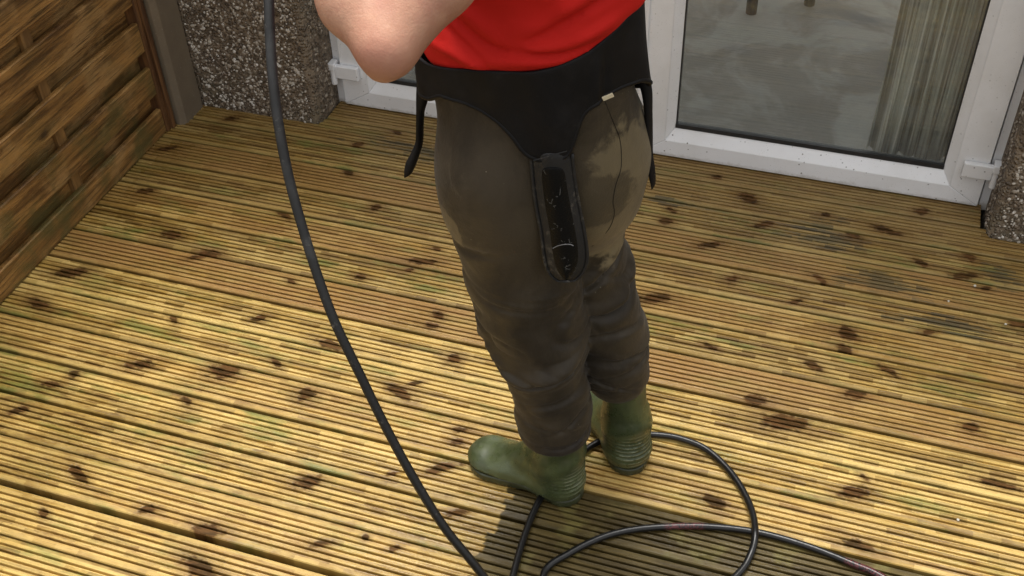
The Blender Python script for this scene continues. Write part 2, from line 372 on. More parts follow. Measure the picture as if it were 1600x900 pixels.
# clothing, skin and hose
def mat_neoprene():
    t = NT('brown_neoprene'); P = t.pos(); x, y, z = t.sep(P)[0:3]
    n1 = t.noise(P, 7, 5, .6, .5); n2 = t.noise(P, 22, 4, .65, .3); n3 = t.noise(P, 420, 2, .5)
    c = t.mix(t.smooth(n1, .38, .62), (.022, .0160, .0090), (.040, .0295, .0165))
    def blob(cx, cy, cz, sx, sz, r=1.0, sh=0.0):
        dz = t.math('DIVIDE', t.math('SUBTRACT', z, cz), sz)
        dx = t.math('DIVIDE', t.math('SUBTRACT', t.math('SUBTRACT', x, cx), t.math('MULTIPLY', t.math('SUBTRACT', z, cz), sh)), sx)
        dy = t.math('DIVIDE', t.math('SUBTRACT', y, cy), .16)
        d = t.math('SQRT', t.math('ADD', t.math('ADD', t.math('POWER', dx, 2.0), t.math('POWER', dz, 2.0)), t.math('POWER', dy, 2.0)))
        d = t.math('ADD', d, t.math('MULTIPLY', t.math('SUBTRACT', n2, .5), .8))
        return t.smooth(d, .88, 1.06, 1, 0)
    # dry, paler areas: seat and outside of the right hip, a patch on the left thigh
    a = blob(-.345, 1.58, .825, .078, .205); a2 = t.math('MULTIPLY', blob(-.385, 1.50, .735, .045, .075), t.math('MULTIPLY', t.smooth(x, -.432, -.425), t.smooth(z, .665, .690)))
    hole = blob(-.385, 1.50, .885, .075, .065)
    b = blob(-.640, 1.50, .800, .032, .050)
    dry = t.math('MAXIMUM', t.math('MULTIPLY', t.math('MAXIMUM', a, a2), t.math('SUBTRACT', 1.0, t.math('MULTIPLY', hole, .75))), t.math('MULTIPLY', b, .9))
    dots = t.math('MULTIPLY', t.smooth(t.voro(P, 34), .11, .07), t.smooth(t.noise(P, 6, 2, .5), .50, .6))
    dry = t.math('MULTIPLY', dry, t.math('SUBTRACT', 1.0, t.math('MULTIPLY', dots, .7)))
    c = t.mix(t.math('MULTIPLY', dry, .9), c, t.mix(n1, (.175, .136, .074), (.235, .185, .100)))
    upper = t.math('MULTIPLY', t.smooth(z, .66, .84), t.smooth(n1, .3, .7, .15, .55))
    c = t.mix(upper, c, (.066, .051, .032))
    # cuffs over the boots
    cuff = t.math('MAXIMUM', t.math('MULTIPLY', t.math('LESS_THAN', z, .240), t.math('LESS_THAN', y, 1.645)), t.math('MULTIPLY', t.math('LESS_THAN', z, .315), t.math('GREATER_THAN', y, 1.645)))
    c = t.mix(t.math('MULTIPLY', cuff, .6), c, (.018, .014, .011))
    sm = t.smooth(t.noise(P, 11, 5, .7, 1.0), .60, .70)
    c = t.mix(t.math('MULTIPLY', sm, .35), c, (.12, .10, .07)); st_ = t.noise(t.mapping(P, (30, 30, 5)), 1, 5, .7, .4); c = t.mix(t.smooth(st_, .48, .66, 0, .12), c, (.085, .068, .045))
    spk = t.math('MULTIPLY', t.smooth(t.voro(P, 60), .065, .03), t.smooth(t.noise(P, 9, 2, .5), .57, .62))
    c = t.mix(t.math('MULTIPLY', spk, .7), c, (.40, .37, .28))
    return t.done(c, t.smooth(n2, .4, .6, .62, .5), t.bump(t.math('ADD', t.math('MULTIPLY', t.noise(P, 240, 3, .7), .35), n2), .4, .004), Specular_IOR_Level=.30, Sheen_Weight=.06)
M['neoprene'] = mat_neoprene()
def mat_black():
    t = NT('black_neoprene'); P = t.pos(); n1 = t.noise(P, 10, 5, .65, .4); n3 = t.noise(P, 500, 2, .5)
    c = t.mix(t.smooth(n1, .4, .7), (.0065, .0060, .0062), (.013, .012, .012))
    sm = t.smooth(t.noise(t.mapping(P, (14, 14, 40)), 1, 5, .7), .63, .72)
    c = t.mix(t.math('MULTIPLY', sm, .35), c, (.05, .045, .035))
    return t.done(c, .6, t.bump(t.math('ADD', n1, n3), .15, .002), Specular_IOR_Level=.2)
M['black'] = mat_black()
def mat_hook():
    t = NT('black_hook_tape'); P = t.pos(); n1 = t.noise(P, 260, 3, .7)
    l = t.smooth(t.math('ABSOLUTE', t.math('SUBTRACT', t.voro(P, 75, 'DISTANCE_TO_EDGE'), .02)), .012, .004)
    k = t.math('MULTIPLY', l, t.smooth(t.noise(P, 45, 3, .6), .57, .64))
    c = t.mix(t.math('MULTIPLY', k, .7), (.006, .006, .006), (.35, .35, .33))
    return t.done(c, .45, t.bump(n1, .5, .002), Specular_IOR_Level=.12)
M['hook'] = mat_hook()
def mat_rim():
    t = NT('worn_flap_edge'); P = t.pos(); n = t.noise(P, 60, 6, .75); n2 = t.noise(t.mapping(P, (20, 20, 7)), 1, 4, .7)
    c = t.mix(t.math('MULTIPLY', t.smooth(n, .48, .66), t.smooth(n2, .42, .6)), (.010, .0095, .0095), (.085, .075, .060))
    return t.done(c, .65, t.bump(n, .5, .002))
M['rim'] = mat_rim()
def mat_shirt():
    t = NT('red_jersey'); P = t.pos(); n = t.noise(P, 6, 5, .55, .4); w = t.noise(P, 900, 1, .5)
    c = t.mix(n, (.46, .010, .007), (.62, .018, .012))
    return t.done(c, .75, t.bump(t.math('ADD', t.math('MULTIPLY', n, 1.2), t.math('MULTIPLY', w, .12)), .35, .012), Specular_IOR_Level=.18)
M['shirt'] = mat_shirt()
def mat_skin():
    t = NT('skin'); P = t.pos(); n = t.noise(P, 9, 5, .6, .3); n2 = t.noise(P, 38, 5, .65); n3 = t.voro(P, 330)
    c = t.mix(t.smooth(n, .35, .65), (.54, .305, .20), (.42, .205, .135))
    c = t.mix(t.math('MULTIPLY', t.smooth(n2, .48, .70), .35), c, (.40, .165, .115))
    el = ond(590, 108, 1.53)
    d = t.vmath('DISTANCE', P, tuple(el))
    c = t.mix(t.math('MULTIPLY', t.smooth(t.math('ADD', d, t.math('MULTIPLY', t.math('SUBTRACT', n2, .5), .05)), .075, .015), .28), c, (.44, .17, .12))
    return t.done(c, .5, t.bump(t.math('ADD', t.math('MULTIPLY', n3, .3), t.noise(P, 70, 6, .75)), .45, .002), Subsurface_Weight=.12, Subsurface_Radius=(.012, .005, .003), Subsurface_Scale=1.0, Specular_IOR_Level=.4)
M['skin'] = mat_skin()
def mat_boot(name, c1, c2, c3):
    t = NT(name); P = t.pos(); n = t.noise(P, 14, 5, .6, .4); n2 = t.noise(P, 45, 5, .7); n3 = t.noise(t.mapping(P, (1, 1, 1)), 110, 3, .6)
    c = t.mix(t.smooth(n, .36, .66), c1, c2); c = t.mix(t.math('MULTIPLY', t.smooth(n2, .54, .72), .55), c, c3)
    z = t.sep(P)[2]; w = None
    for hp in ((-.395, 1.545, .085), (-.292, 1.650, .085)):
        q = t.smooth(t.vmath('DISTANCE', P, hp), .062, .045); w = q if w is None else t.math('MAXIMUM', w, q)
    st = t.smooth(t.math('SINE', t.math('MULTIPLY', z, 2*math.pi/.0115)), .55, .85)
    c = t.mix(t.math('MULTIPLY', t.math('MULTIPLY', w, st), t.smooth(n2, .38, .6, .15, .8)), c, (.24, .25, .16))
    return t.done(c, t.smooth(n2, .35, .65, .24, .5), t.bump(t.math('ADD', n, t.math('MULTIPLY', n3, .25)), .25, .003), Specular_IOR_Level=.5)
M['boot'] = mat_boot('green_rubber', (.038, .050, .020), (.072, .088, .036), (.088, .092, .050))
M['sole'] = mat_boot('olive_rubber_sole', (.028, .033, .015), (.050, .056, .024), (.10, .10, .06))
def mat_hose():
    t = NT('black_rubber_hose'); P = t.pos(); z = t.sep(P)[2]
    n = t.noise(P, 60, 5, .7); n2 = t.noise(P, 12, 4, .6); n3 = t.noise(P, 300, 2, .6)
    up = t.math('MULTIPLY', t.smooth(z, .80, .92), 1.0)
    c = t.mix(up, (.0075, .0072, .0072), (.013, .013, .013))
    c = t.mix(t.math('MULTIPLY', t.smooth(n2, .45, .62), up), c, (.028, .028, .028)); c = t.mix(t.math('MULTIPLY', t.smooth(n, .60, .72), t.smooth(z, .02, .5, .12, .5)), c, (.16, .15, .13))
    for px in ((1070, 822), (1352, 885)):
        d = t.vmath('DISTANCE', P, tuple(onz(*px, .02)))
        k = t.math('MULTIPLY', t.smooth(d, .050, .035), t.smooth(t.noise(t.mapping(P, (260, 120, 260)), 1, 2, .6), .46, .54))
        c = t.mix(t.math('MULTIPLY', k, .55), c, (.16, .035, .040))
    return t.done(c, t.smooth(z, .3, .9, .3, .6), t.bump(t.math('ADD', n, n3), .18, .0015), Specular_IOR_Level=.45)
M['hose'] = mat_hose()
M['cream'] = simple('cream_label', (.62, .54, .36), (.70, .62, .45), .6)
M['thread'] = simple('grey_thread', (.16, .16, .17), (.22, .22, .22), .6)
M['chip'] = simple('pale_stone', (.50, .47, .40), (.62, .59, .52), .5)
M['hair'] = simple('brown_hair', (.05, .03, .015), (.09, .055, .03), .5, 200, .8, .004)
M['eye'] = simple('eye_white', (.8, .8, .78), (.8, .8, .78), .2)

# ------------------------------------------------------------------ decking
PITCH, Y0 = 0.125, 2.828            # gap k lies at y = Y0 - k*PITCH
XL, XR = -2.19, 2.6
EDGE_W, GRV = .0158, .0068
def deck_mesh(name, x0, x1, cut=None):
    """board profile (y,z): wide flat edges, six grooves; top of board at z=0"""
    w = 0.0582; T = -0.028
    prof = [(-w, T), (-w, -.003), (-w+.002, -.0006)]
    y = -w+EDGE_W
    prof.append((y, 0))
    ridge = (2*w-2*EDGE_W-6*GRV)/5
    for i in range(6):
        g = random.choice((.008, .011, .013, .014, .014)); dz = random.uniform(-.0007, .0002)
        prof += [(y+.0007, -.0012), (y+.0013, -g), (y+GRV-.0013, -g), (y+GRV-.0007, -.0012)]
        y += GRV
        if i < 5: prof += [(y, dz), (y+ridge, dz)]; y += ridge
    prof += [(y, 0), (w-.002, -.0006), (w, -.003), (w, T)]
    if cut: prof = [p for p in prof if p[0] <= cut] + [(cut, T)]
    m = MB(); m.prism(prof, x0, x1, 'x')
    me = mesh(name, m.v, m.f); bm = bmesh.new(); bm.from_mesh(me); bmesh.ops.recalc_face_normals(bm, faces=bm.faces); bm.to_mesh(me); bm.free()
    me.materials.append(M['deck']); return me
KN = [(330,396,20,6),(307,402,9,9),(268,366,22,7),(588,323,11,8),(545,270,9,6),(445,335,12,8),(682,388,10,4),(660,408,18,6),(640,421,8,8),
(562,432,12,5),(455,440,9,5),(405,497,10,8),(350,578,22,15),(478,616,14,14),(432,567,9,6),(685,492,10,7),(672,508,14,5),(710,560,10,7),
(625,612,17,9),(650,598,8,6),(517,538,20,5),(290,625,14,13),(220,570,15,8),(115,585,10,8),(80,600,18,6),(272,497,10,8),(120,740,13,13),(480,752,14,10),
(612,740,7,6),(70,800,8,6),(318,888,28,15),(325,830,25,9),(230,797,12,6),(500,850,14,8),(615,857,8,8),(690,730,16,16),(720,672,12,6),(715,690,12,6),
(715,800,14,9),(30,640,9,12),(60,475,20,8),(110,425,20,9),(1110,382,11,11),(1050,328,8,5),(1040,345,11,6),(1170,310,16,15),(1195,350,12,12),(1145,435,8,8),
(1280,435,8,10),(1385,360,25,9),(1335,365,13,8),(1440,410,10,8),(1505,430,18,7),(1515,400,10,8),(1540,450,10,6),(1020,465,24,11),(1110,541,12,6),
(1180,625,18,7),(1225,660,36,13),(1325,520,14,12),(1320,545,12,10),(1270,570,12,7),(1390,580,10,8),(1385,605,12,8),(1340,615,15,9),(1520,668,12,7),
(1335,768,15,9),(1350,745,6,6),(1560,755,28,5),(1060,697,14,8),(1060,723,7,6),(1115,783,18,9),(1340,852,20,7),(230,297,9,8),(190,318,14,7),
(335,207,14,8),(360,185,10,6),(262,232,9,7),(1290,335,9,6),(1590,500,12,7),(1450,520,10,6),(1120,275,9,5),(1440,330,12,7),(1245,470,8,6),(560,225,8,6),(620,205,12,5),(570,840,7,5),(930,860,9,6),(1100,870,12,6)]
knots = {}
for (px, py, rx, ry) in KN:
    g = onz(px, py); k = int(math.floor((Y0-g[1])/PITCH)); yc = Y0-(k+.5)*PITCH
    d = np.linalg.norm(g-ORG); wr = rx*d/F_PX*random.uniform(1.1, 1.6); hr = max(.25, min(.98, (ry/rx)*1.35))
    knots.setdefault(k, []).append((g[0], max(-.05, min(.05, g[1]-yc)), int(wr*1000)+hr))
TONES = {-1:(.5,.42,.3), 0:(.5,.36,.3), 1:(.1,.30,.9), 2:(.9,.15,.1), 3:(.25,.25,.4), 4:(.6,.05,.4), 5:(.0,.18,.9), 6:(1.,.10,.0), 7:(.05,.0,.3),  # dark value rises towards the house: shading painted into the boards
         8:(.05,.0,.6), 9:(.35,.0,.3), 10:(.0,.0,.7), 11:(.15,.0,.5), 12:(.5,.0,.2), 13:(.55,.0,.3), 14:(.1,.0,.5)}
deck = empty('deck', (0, 0, 0)); tag(deck, kind='structure')
def add_board(me, k):
    o = bpy.data.objects.new('deck_board', me); COL.objects.link(o); o.parent = deck
    o.location = (0, Y0-(k+.5)*PITCH+{13: -.0035, 12: .002, 14: -.001}.get(k, random.uniform(-.0012, .0012)), random.uniform(-.0008, .0008)); o.rotation_euler = (random.uniform(-.006, .006), 0, random.uniform(-.0006, .0006))
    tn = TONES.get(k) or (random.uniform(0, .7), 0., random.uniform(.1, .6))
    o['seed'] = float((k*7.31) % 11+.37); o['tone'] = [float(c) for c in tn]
    ks = list(knots.get(k, []))
    n = len(ks)
    while len(ks) < NK:
        if len(ks) < NK-1 and random.random() < .45:    # a few outside the photographed stretch
            side = random.choice([XL+.05, 1.0, 1.6]); ks.append((random.uniform(.75, 2.5), random.uniform(-.04, .04), random.randint(9, 20)+random.uniform(.4, .9)))
        else: ks.append((50., 50., 10.5))
    for i in range(NK): o['knot%d' % i] = [float(c) for c in ks[i]]
    return o
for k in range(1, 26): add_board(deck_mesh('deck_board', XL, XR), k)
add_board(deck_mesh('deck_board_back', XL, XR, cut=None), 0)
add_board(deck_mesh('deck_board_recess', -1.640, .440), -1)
# timber joists and soil beneath
js = MB()
for i in range(12): js.box(-2.0+i*.42, -1.955+i*.42, -.45, 2.95, -.13, -.0285)
jo = js.build('joist', M['joist'], deck)
sb = MB().box(-40, 40, -40, 2.9, -.30, -.22).build('ground', M['soil']); tag(sb, kind='structure')

# ------------------------------------------------------------------ fence and concrete post
FX = -2.12
fence = empty('fence_panel', (FX, 1.70, 0))
tag(fence, 'brown timber hit-and-miss fence panel along the left side of the decking', 'fence')
FB = {}
def fboard(x0, x1, y0, y1, z0, z1, name='fence_board', mat='fence', bev=.003, seg=1):
    m = MB(); n = 7; zc = (z0+z1)/2; hz = (z1-z0)/2
    ph = random.uniform(0, 6)
    for i in range(n):
        y = y0+(y1-y0)*i/(n-1); w = random.uniform(-.0025, .0025); w2 = random.uniform(-.0025, .0025); b = .0012*math.sin(ph+i)
        m.v += [(x0+b-FX, y-1.70, z0+w), (x1+b-FX, y-1.70, z0+w+.003), (x1+b-FX, y-1.70, z1+w2-.003), (x1+b-.004-FX, y-1.70, z1+w2), (x0+b-FX, y-1.70, z1+w2)]
    for i in range(n-1):
        for j in range(5):
            a = i*5+j; c = i*5+(j+1) % 5; m.f.append((a, c, c+5, a+5))
    m.f += [(4,3,2,1,0), tuple((n-1)*5+j for j in range(5))]
    return m.build(name, M[mat], fence)
for r in range(12):
    top = .087+.158*r
    fboard(FX-.016, FX, .80, 2.605, max(top-.100, .002), top)
    if r < 11: fboard(FX-.050, FX-.034, .80, 2.605, top-.034, top+.094)
for yb in (2.168, 1.69, 1.24):
    m = MB().box(-.034, -.016, yb-1.70-.019, yb-1.70+.019, .0, 1.84); m.build('batten', M['weave'], fence, bevel=.002, seg=1)
for (ya, yb_, xa, xb) in ((2.607, 2.626, -.056, .004), (2.628, 2.648, -.052, .012), (.76, .795, -.056, .008)):
    m = MB().box(xa, xb, ya-1.70, yb_-1.70, .0, 1.86); m.build('edge_frame', M['batten'], fence, bevel=.003, seg=2)
m = MB().box(-.062, .012, .76-1.70, 2.648-1.70, 1.862, 1.89); m.build('top_rail', M['batten'], fence, bevel=.004)
post = MB().prism([(-2.21, 2.655), (-2.098, 2.655), (-2.082, 2.672), (-2.082, 2.776), (-2.094, 2.786), (-2.21, 2.786)], -.2, 1.95, 'z')
post = post.build('concrete_post', M['concrete'], None, bevel=.003); tag(post, 'grey concrete fence post between the timber fence and the pebbled wall', 'fence post')

# ------------------------------------------------------------------ roughcast walls
def wall(name, label, x0, x1, pb):
    r = empty(name, ((x0+x1)/2, 2.785, 0)); tag(r, label, 'wall')
    ox, oy = r.location.x, r.location.y
    c = .022; L0 = x0-ox; L1 = x1-ox
    if x1 < 0: prof = [(L0, 0), (L1-c, 0), (L1-c*.3, c*.35), (L1, c), (L1, .30), (L0, .30)]
    else: prof = [(L0+c, 0), (L1, 0), (L1, .30), (L0, .30), (L0, c), (L0+c*.3, c*.35)]
    MB().prism(prof, -.2, 2.6, 'z').build('render_coat', M['roughcast'], r)
    # pebbles bedded in the render: thousands of small faceted stones in one piece
    ico = bmesh.new(); bmesh.ops.create_icosphere(ico, subdivisions=1, radius=1.0)
    iv = np.array([v.co[:] for v in ico.verts]); fi = np.array([[v.index for v in f.verts] for f in ico.faces]); ico.free()
    V, Fc, T = [], [], []; n0 = 0
    for (a, b, z0, z1, dens, face) in pb:
        n = int((b-a)*(z1-z0)*dens)
        P = np.stack([RS.uniform(a, b, n), RS.uniform(z0, z1, n)], 1)
        for p in P:
            s = RS.uniform(.0023, .0054)*(1+.5*(RS.rand() < .12)); sc = s*np.array([RS.uniform(.8, 1.35), RS.uniform(.5, .9), RS.uniform(.7, 1.2)])
            an = RS.uniform(0, 6.28); ca, sa = math.cos(an), math.sin(an)
            q = iv*sc*(1+RS.uniform(-.18, .18, (len(iv), 1)))
            q = np.stack([q[:, 0]*ca-q[:, 2]*sa, q[:, 1], q[:, 0]*sa+q[:, 2]*ca], 1)
            off = -RS.uniform(-.0005, .0022)
            if face == 'y': c3 = np.array([p[0]-ox, off, p[1]])
            else:
                q = q[:, [1, 0, 2]]; c3 = np.array([(x0 if x0 > 0 else x1)-ox+(off if x0 > 0 else -off), p[0]-oy, p[1]])
            V.append(q+c3); Fc.append(fi+n0); n0 += len(iv)
            T += [min(1, max(0, RS.beta(1.45, 1.15)*(0.75 if (face == 'x') else 1.0)))]*len(iv)
    V = np.concatenate(V); Fc = np.concatenate(Fc)
    me = mesh('pebbles', V, Fc.tolist()); me.materials.append(M['pebble'])
    at = me.attributes.new('tone', 'FLOAT', 'POINT'); at.data.foreach_set('value', np.array(T, dtype=np.float32))
    o = link('pebbles', me, None, r); o['kind'] = 'stuff'
    return r
wall('roughcast_wall', 'brown roughcast wall full of pale pebbles between the concrete post and the left door', -2.30, -1.645,
     [(-2.08, -1.672, .0, 1.3, 13500, 'y'), (2.81, 2.90, .0, 1.3, 8000, 'x')])
wall('roughcast_wall', 'brown roughcast wall with pale pebbles right of the patio doors at the right edge', .456, 3.2,
     [(.478, 1.35, .0, 1.3, 12000, 'y'), (2.81, 2.90, .0, 1.3, 8000, 'x')])
lint = MB().box(-1.644, .455, 2.80, 3.085, 2.12, 2.6).build('lintel_wall', M['roughcast']); tag(lint, 'roughcast wall above the white patio doors', 'wall')

# ------------------------------------------------------------------ patio doors
DY = 2.92                               # outer face of the leaves
doors = empty('patio_doors', (-.595, DY, 0)); tag(doors, 'pair of white framed glazed patio doors opening onto the decking', 'door')
ox, oy = -.595, DY
def lb(m, x0, x1, y0, y1, z0, z1): return m.box(x0-ox, x1-ox, y0-oy, y1-oy, z0, z1)
for nm, bx in (('frame_jamb', (-1.70, -1.616, 2.938, 3.0, -.02, 2.12)), ('frame_jamb', (.433, .50, 2.938, 3.0, -.02, 2.12)),
               ('frame_head', (-1.615, .432, 2.938, 3.0, 2.05, 2.12)), ('threshold', (-1.615, .432, 2.936, 3.0, -.03, .012))):
    lb(MB(), *bx).build(nm, M['upvc'], doors, bevel=.003)
def leaf(x0, x1, gx0, gx1, zt=2.045, hinge_side=1):
    z0, gz0, gz1 = .004, .115, zt-.115
    # mitred frame: four trapezoid pieces with recessed mitre line
    root = None; sp = .0; e = .0006
    def piece(cor, name='stile'):
        m = MB(); n = len(m.v)
        prof = cor
        m.v += [(p[0]-ox, DY-oy, p[1]) for p in prof]+[(p[0]-ox, DY-oy+.07, p[1]) for p in prof]
        m.f += [(3,2,1,0),(4,5,6,7)]+[(i,(i+1)%4,(i+1)%4+4,i+4) for i in range(4)]
        return m
    b = .028                                    # bead width
    ix0, ix1, iz0, iz1 = gx0-b, gx1+b, gz0-.012-b-.014, gz1+b
    frm = MB()
    for cor in ([(x0, z0), (x1, z0), (ix1, iz0), (ix0, iz0)], [(x0, zt), (ix0, iz1), (ix1, iz1), (x1, zt)],
                [(x0, z0+e), (ix0, iz0+e), (ix0, iz1-e), (x0, zt-e)], [(x1, z0+e), (x1, zt-e), (ix1, iz1-e), (ix1, iz0+e)]):
        m = piece(cor); n = len(frm.v); frm.v += m.v; frm.f += [tuple(n+i for i in q) for q in m.f]
    lf = frm.build('door_leaf', M['upvc'], doors, bevel=.0022, seg=2)
    # sloping glazing beads
    be = MB()
    jz = gz0-.012                               # bead top at the bottom rail
    def bead(p0, p1, q0, q1):                   # outer edge p (on the face), inner edge q (sunk)
        n = len(be.v)
        be.v += [(p0[0]-ox, -.001, p0[1]), (p1[0]-ox, -.001, p1[1]), (q1[0]-ox, .022, q1[1]), (q0[0]-ox, .022, q0[1]),
                 (p0[0]-ox, .04, p0[1]), (p1[0]-ox, .04, p1[1]), (q1[0]-ox, .04, q1[1]), (q0[0]-ox, .04, q0[1])]
        be.f += [tuple(n+i for i in q) for q in ((0,1,2,3),(7,6,5,4),(0,4,5,1),(3,2,6,7),(0,3,7,4),(1,5,6,2))]
    bo = jz-b-.014
    bead((ix0, bo), (ix1, bo), (gx0, jz), (gx1, jz)); bead((ix0, iz1), (ix1, iz1), (gx0, gz1), (gx1, gz1))
    bead((ix0, bo+e), (ix0, iz1-e), (gx0, jz+e), (gx0, gz1-e)); bead((ix1, bo+e), (ix1, iz1-e), (gx1, jz+e), (gx1, gz1-e))
    be.build('glazing_bead', M['upvc'], lf, bevel=.0008, seg=1)
    gk = MB(); w = .003
    gk.box(gx0-.001-ox, gx1+.001-ox,   .018, .036, jz-.001, jz+.013); gk.box(gx0-.001-ox, gx0+w-ox, .021, .036, jz+.013, gz1)
    gk.box(gx1-w-ox, gx1+.001-ox, .021, .036, jz+.013, gz1); gk.box(gx0+w-ox, gx1-w-ox, .021, .036, gz1-w, gz1+.001)
    gk.build('gasket', M['gasket'], lf)
    gp = MB().box(gx0-ox, gx1-ox, .028, .0285, jz, gz1).build('glass_pane', M['glass'], lf)
    # hinges: horizontal flag block, knuckle and pin cover
    hx = x1 if hinge_side > 0 else x0; s = hinge_side
    for hz in (.138, 1.02, 1.93):
        h = MB(); a, c = sorted((hx-s*.070, hx+s*.012))
        h.box(a-ox, c-ox, -.020, -.0015, hz-.026, hz+.022)
        hb = h.build('hinge', M['upvc'], lf, bevel=.004, seg=3, smooth=False)
        cx = hx+s*.022-ox
        v, f = tube([(cx, -.012, hz-.052), (cx, -.012, hz-.049), (cx, -.012, hz+.006), (cx, -.012, hz+.008)], [.009, .0105, .0105, .009], 14)
        m = MB(); m.v, m.f = v, f; m.build('hinge_pin', M['upvc'], lf, smooth=False)
        m = MB().box(cx-.012, cx+.012, -.026, .012, hz+.004, hz+.030); m.build('hinge_cap', M['upvc'], lf, bevel=.003, seg=2)
    return lf
l1 = leaf(-1.613, -.600, -1.492, -.722, hinge_side=-1); l1['label'] = 'left door leaf behind the man'
l2 = leaf(-.590, .428, -.485, .310, hinge_side=1); l2['label'] = 'right door leaf with curtain behind it'
m = lb(MB(), -.606, -.584, 2.908, 2.919, .01, 2.04).build('cover_strip', M['upvc'], doors, bevel=.003)

# room behind the glass
fl = MB().box(-3.2, 2.2, 3.0, 6.0, -.02, .045).build('interior_floor', M['carpet']); tag(fl, kind='structure')
wl = MB(); wl.box(-3.3, -3.2, 3.09, 3.6, .045, 2.5); wl.box(-3.3, -3.2, 5.6, 6.0, .045, 2.5); wl.box(-3.3, -3.2, 3.6, 5.6, .045, .4); wl.box(2.2, 2.3, 3.09, 3.6, .045, 2.5); wl.box(2.2, 2.3, 5.6, 6.0, .045, 2.5); wl.box(2.2, 2.3, 3.6, 5.6, .045, .4); wl.box(-3.2, -1.70, 3.09, 3.16, .045, 2.5); wl.box(.50, 2.2, 3.09, 3.16, .045, 2.5)
wl.box(-3.2, -2.7, 6.0, 6.1, -.02, 2.5); wl.box(1.7, 2.2, 6.0, 6.1, -.02, 2.5); wl.box(-2.7, 1.7, 6.0, 6.1, -.02, .15)  # unseen back and side openings added so sky light reaches the room
wl = wl.build('interior_walls', M['plaster']); tag(wl, kind='structure')
ce = MB().box(-3.3, 2.3, 3.09, 6.1, 2.5, 2.6).build('interior_ceiling', M['plaster']); tag(ce, kind='structure')
# curtain
v, f = [], []; nx, nz = 150, 8
for j in range(nz+1):
    z = .052+(2.05-.052)*j/nz
    for i in range(nx+1):
        u = i/nx; x = .088+.010*math.sin(z*3)+u*.36
        y = 3.035+.024*math.sin(u*52+.5*math.sin(z*2))+.018*math.sin(u*21+1.3)+.005*math.sin(u*151)
        v.append((x, y, z))
for j in range(nz):
    for i in range(nx):
        a = j*(nx+1)+i; f.append((a, a+1, a+nx+2, a+nx+1))
cu = link('curtain', mesh('curtain', v, f), M['curtain'], None, True); so = cu.modifiers.new('s', 'SOLIDIFY'); so.thickness = .002
tag(cu, 'pale pleated floor-length curtain hanging behind the right door glass', 'curtain')
# chair standing in the room: only the feet of its legs come into view
ch = empty('chair', (-.29, 4.05, .045)); tag(ch, 'dark chair indoors behind the glass, its legs just in view', 'chair')
for (dx, dy) in ((-.10, -.22), (.095, -.10), (-.30, .12), (-.10, .24)):
    v, f = tube([(dx, dy, .0), (dx, dy, .2), (dx*.9, dy*.9, .43)], [.020, .022, .026], 10)
    m = MB(); m.v, m.f = v, f; m.build('leg', M['darkwood'], ch, smooth=False)
m = MB().box(-.32, .12, -.24, .26, .431, .475); m.build('seat', M['darkwood'], ch, bevel=.015)
m = MB().box(-.32, .12, .235, .262, .478, .92); m.build('backrest', M['darkwood'], ch, bevel=.01)

# ------------------------------------------------------------------ implicit modelling tools (surface nets)
def seg_d(P, a, b, ra, rb):
    a = np.array(a, np.float32); b = np.array(b, np.float32); ab = b-a; L2 = float(ab@ab)
    h = np.clip(((P-a)@ab)/L2, 0, 1)
    q = P-a-h[..., None]*ab
    return np.sqrt((q*q).sum(-1))-(ra+(rb-ra)*h)
def ell_d(P, c, r, M3=None):
    q = P-np.array(c, np.float32)
    if M3 is not None: q = q@np.array(M3, np.float32).T
    r = np.array(r, np.float32); k0 = np.sqrt(((q/r)**2).sum(-1)); k1 = np.sqrt(((q/(r*r))**2).sum(-1))+1e-9
    return k0*(k0-1)/k1
def smin(a, b, k): 
    h = np.clip(.5+.5*(b-a)/k, 0, 1); return b+(a-b)*h-k*h*(1-h)
def smax(a, b, k): return -smin(-a, -b, k)
def chain(P, pts, k=.03):
    d = None
    for (p, q) in zip(pts[:-1], pts[1:]):
        e = seg_d(P, p[:3], q[:3], p[3], q[3]); d = e if d is None else smin(d, e, k)
    return d
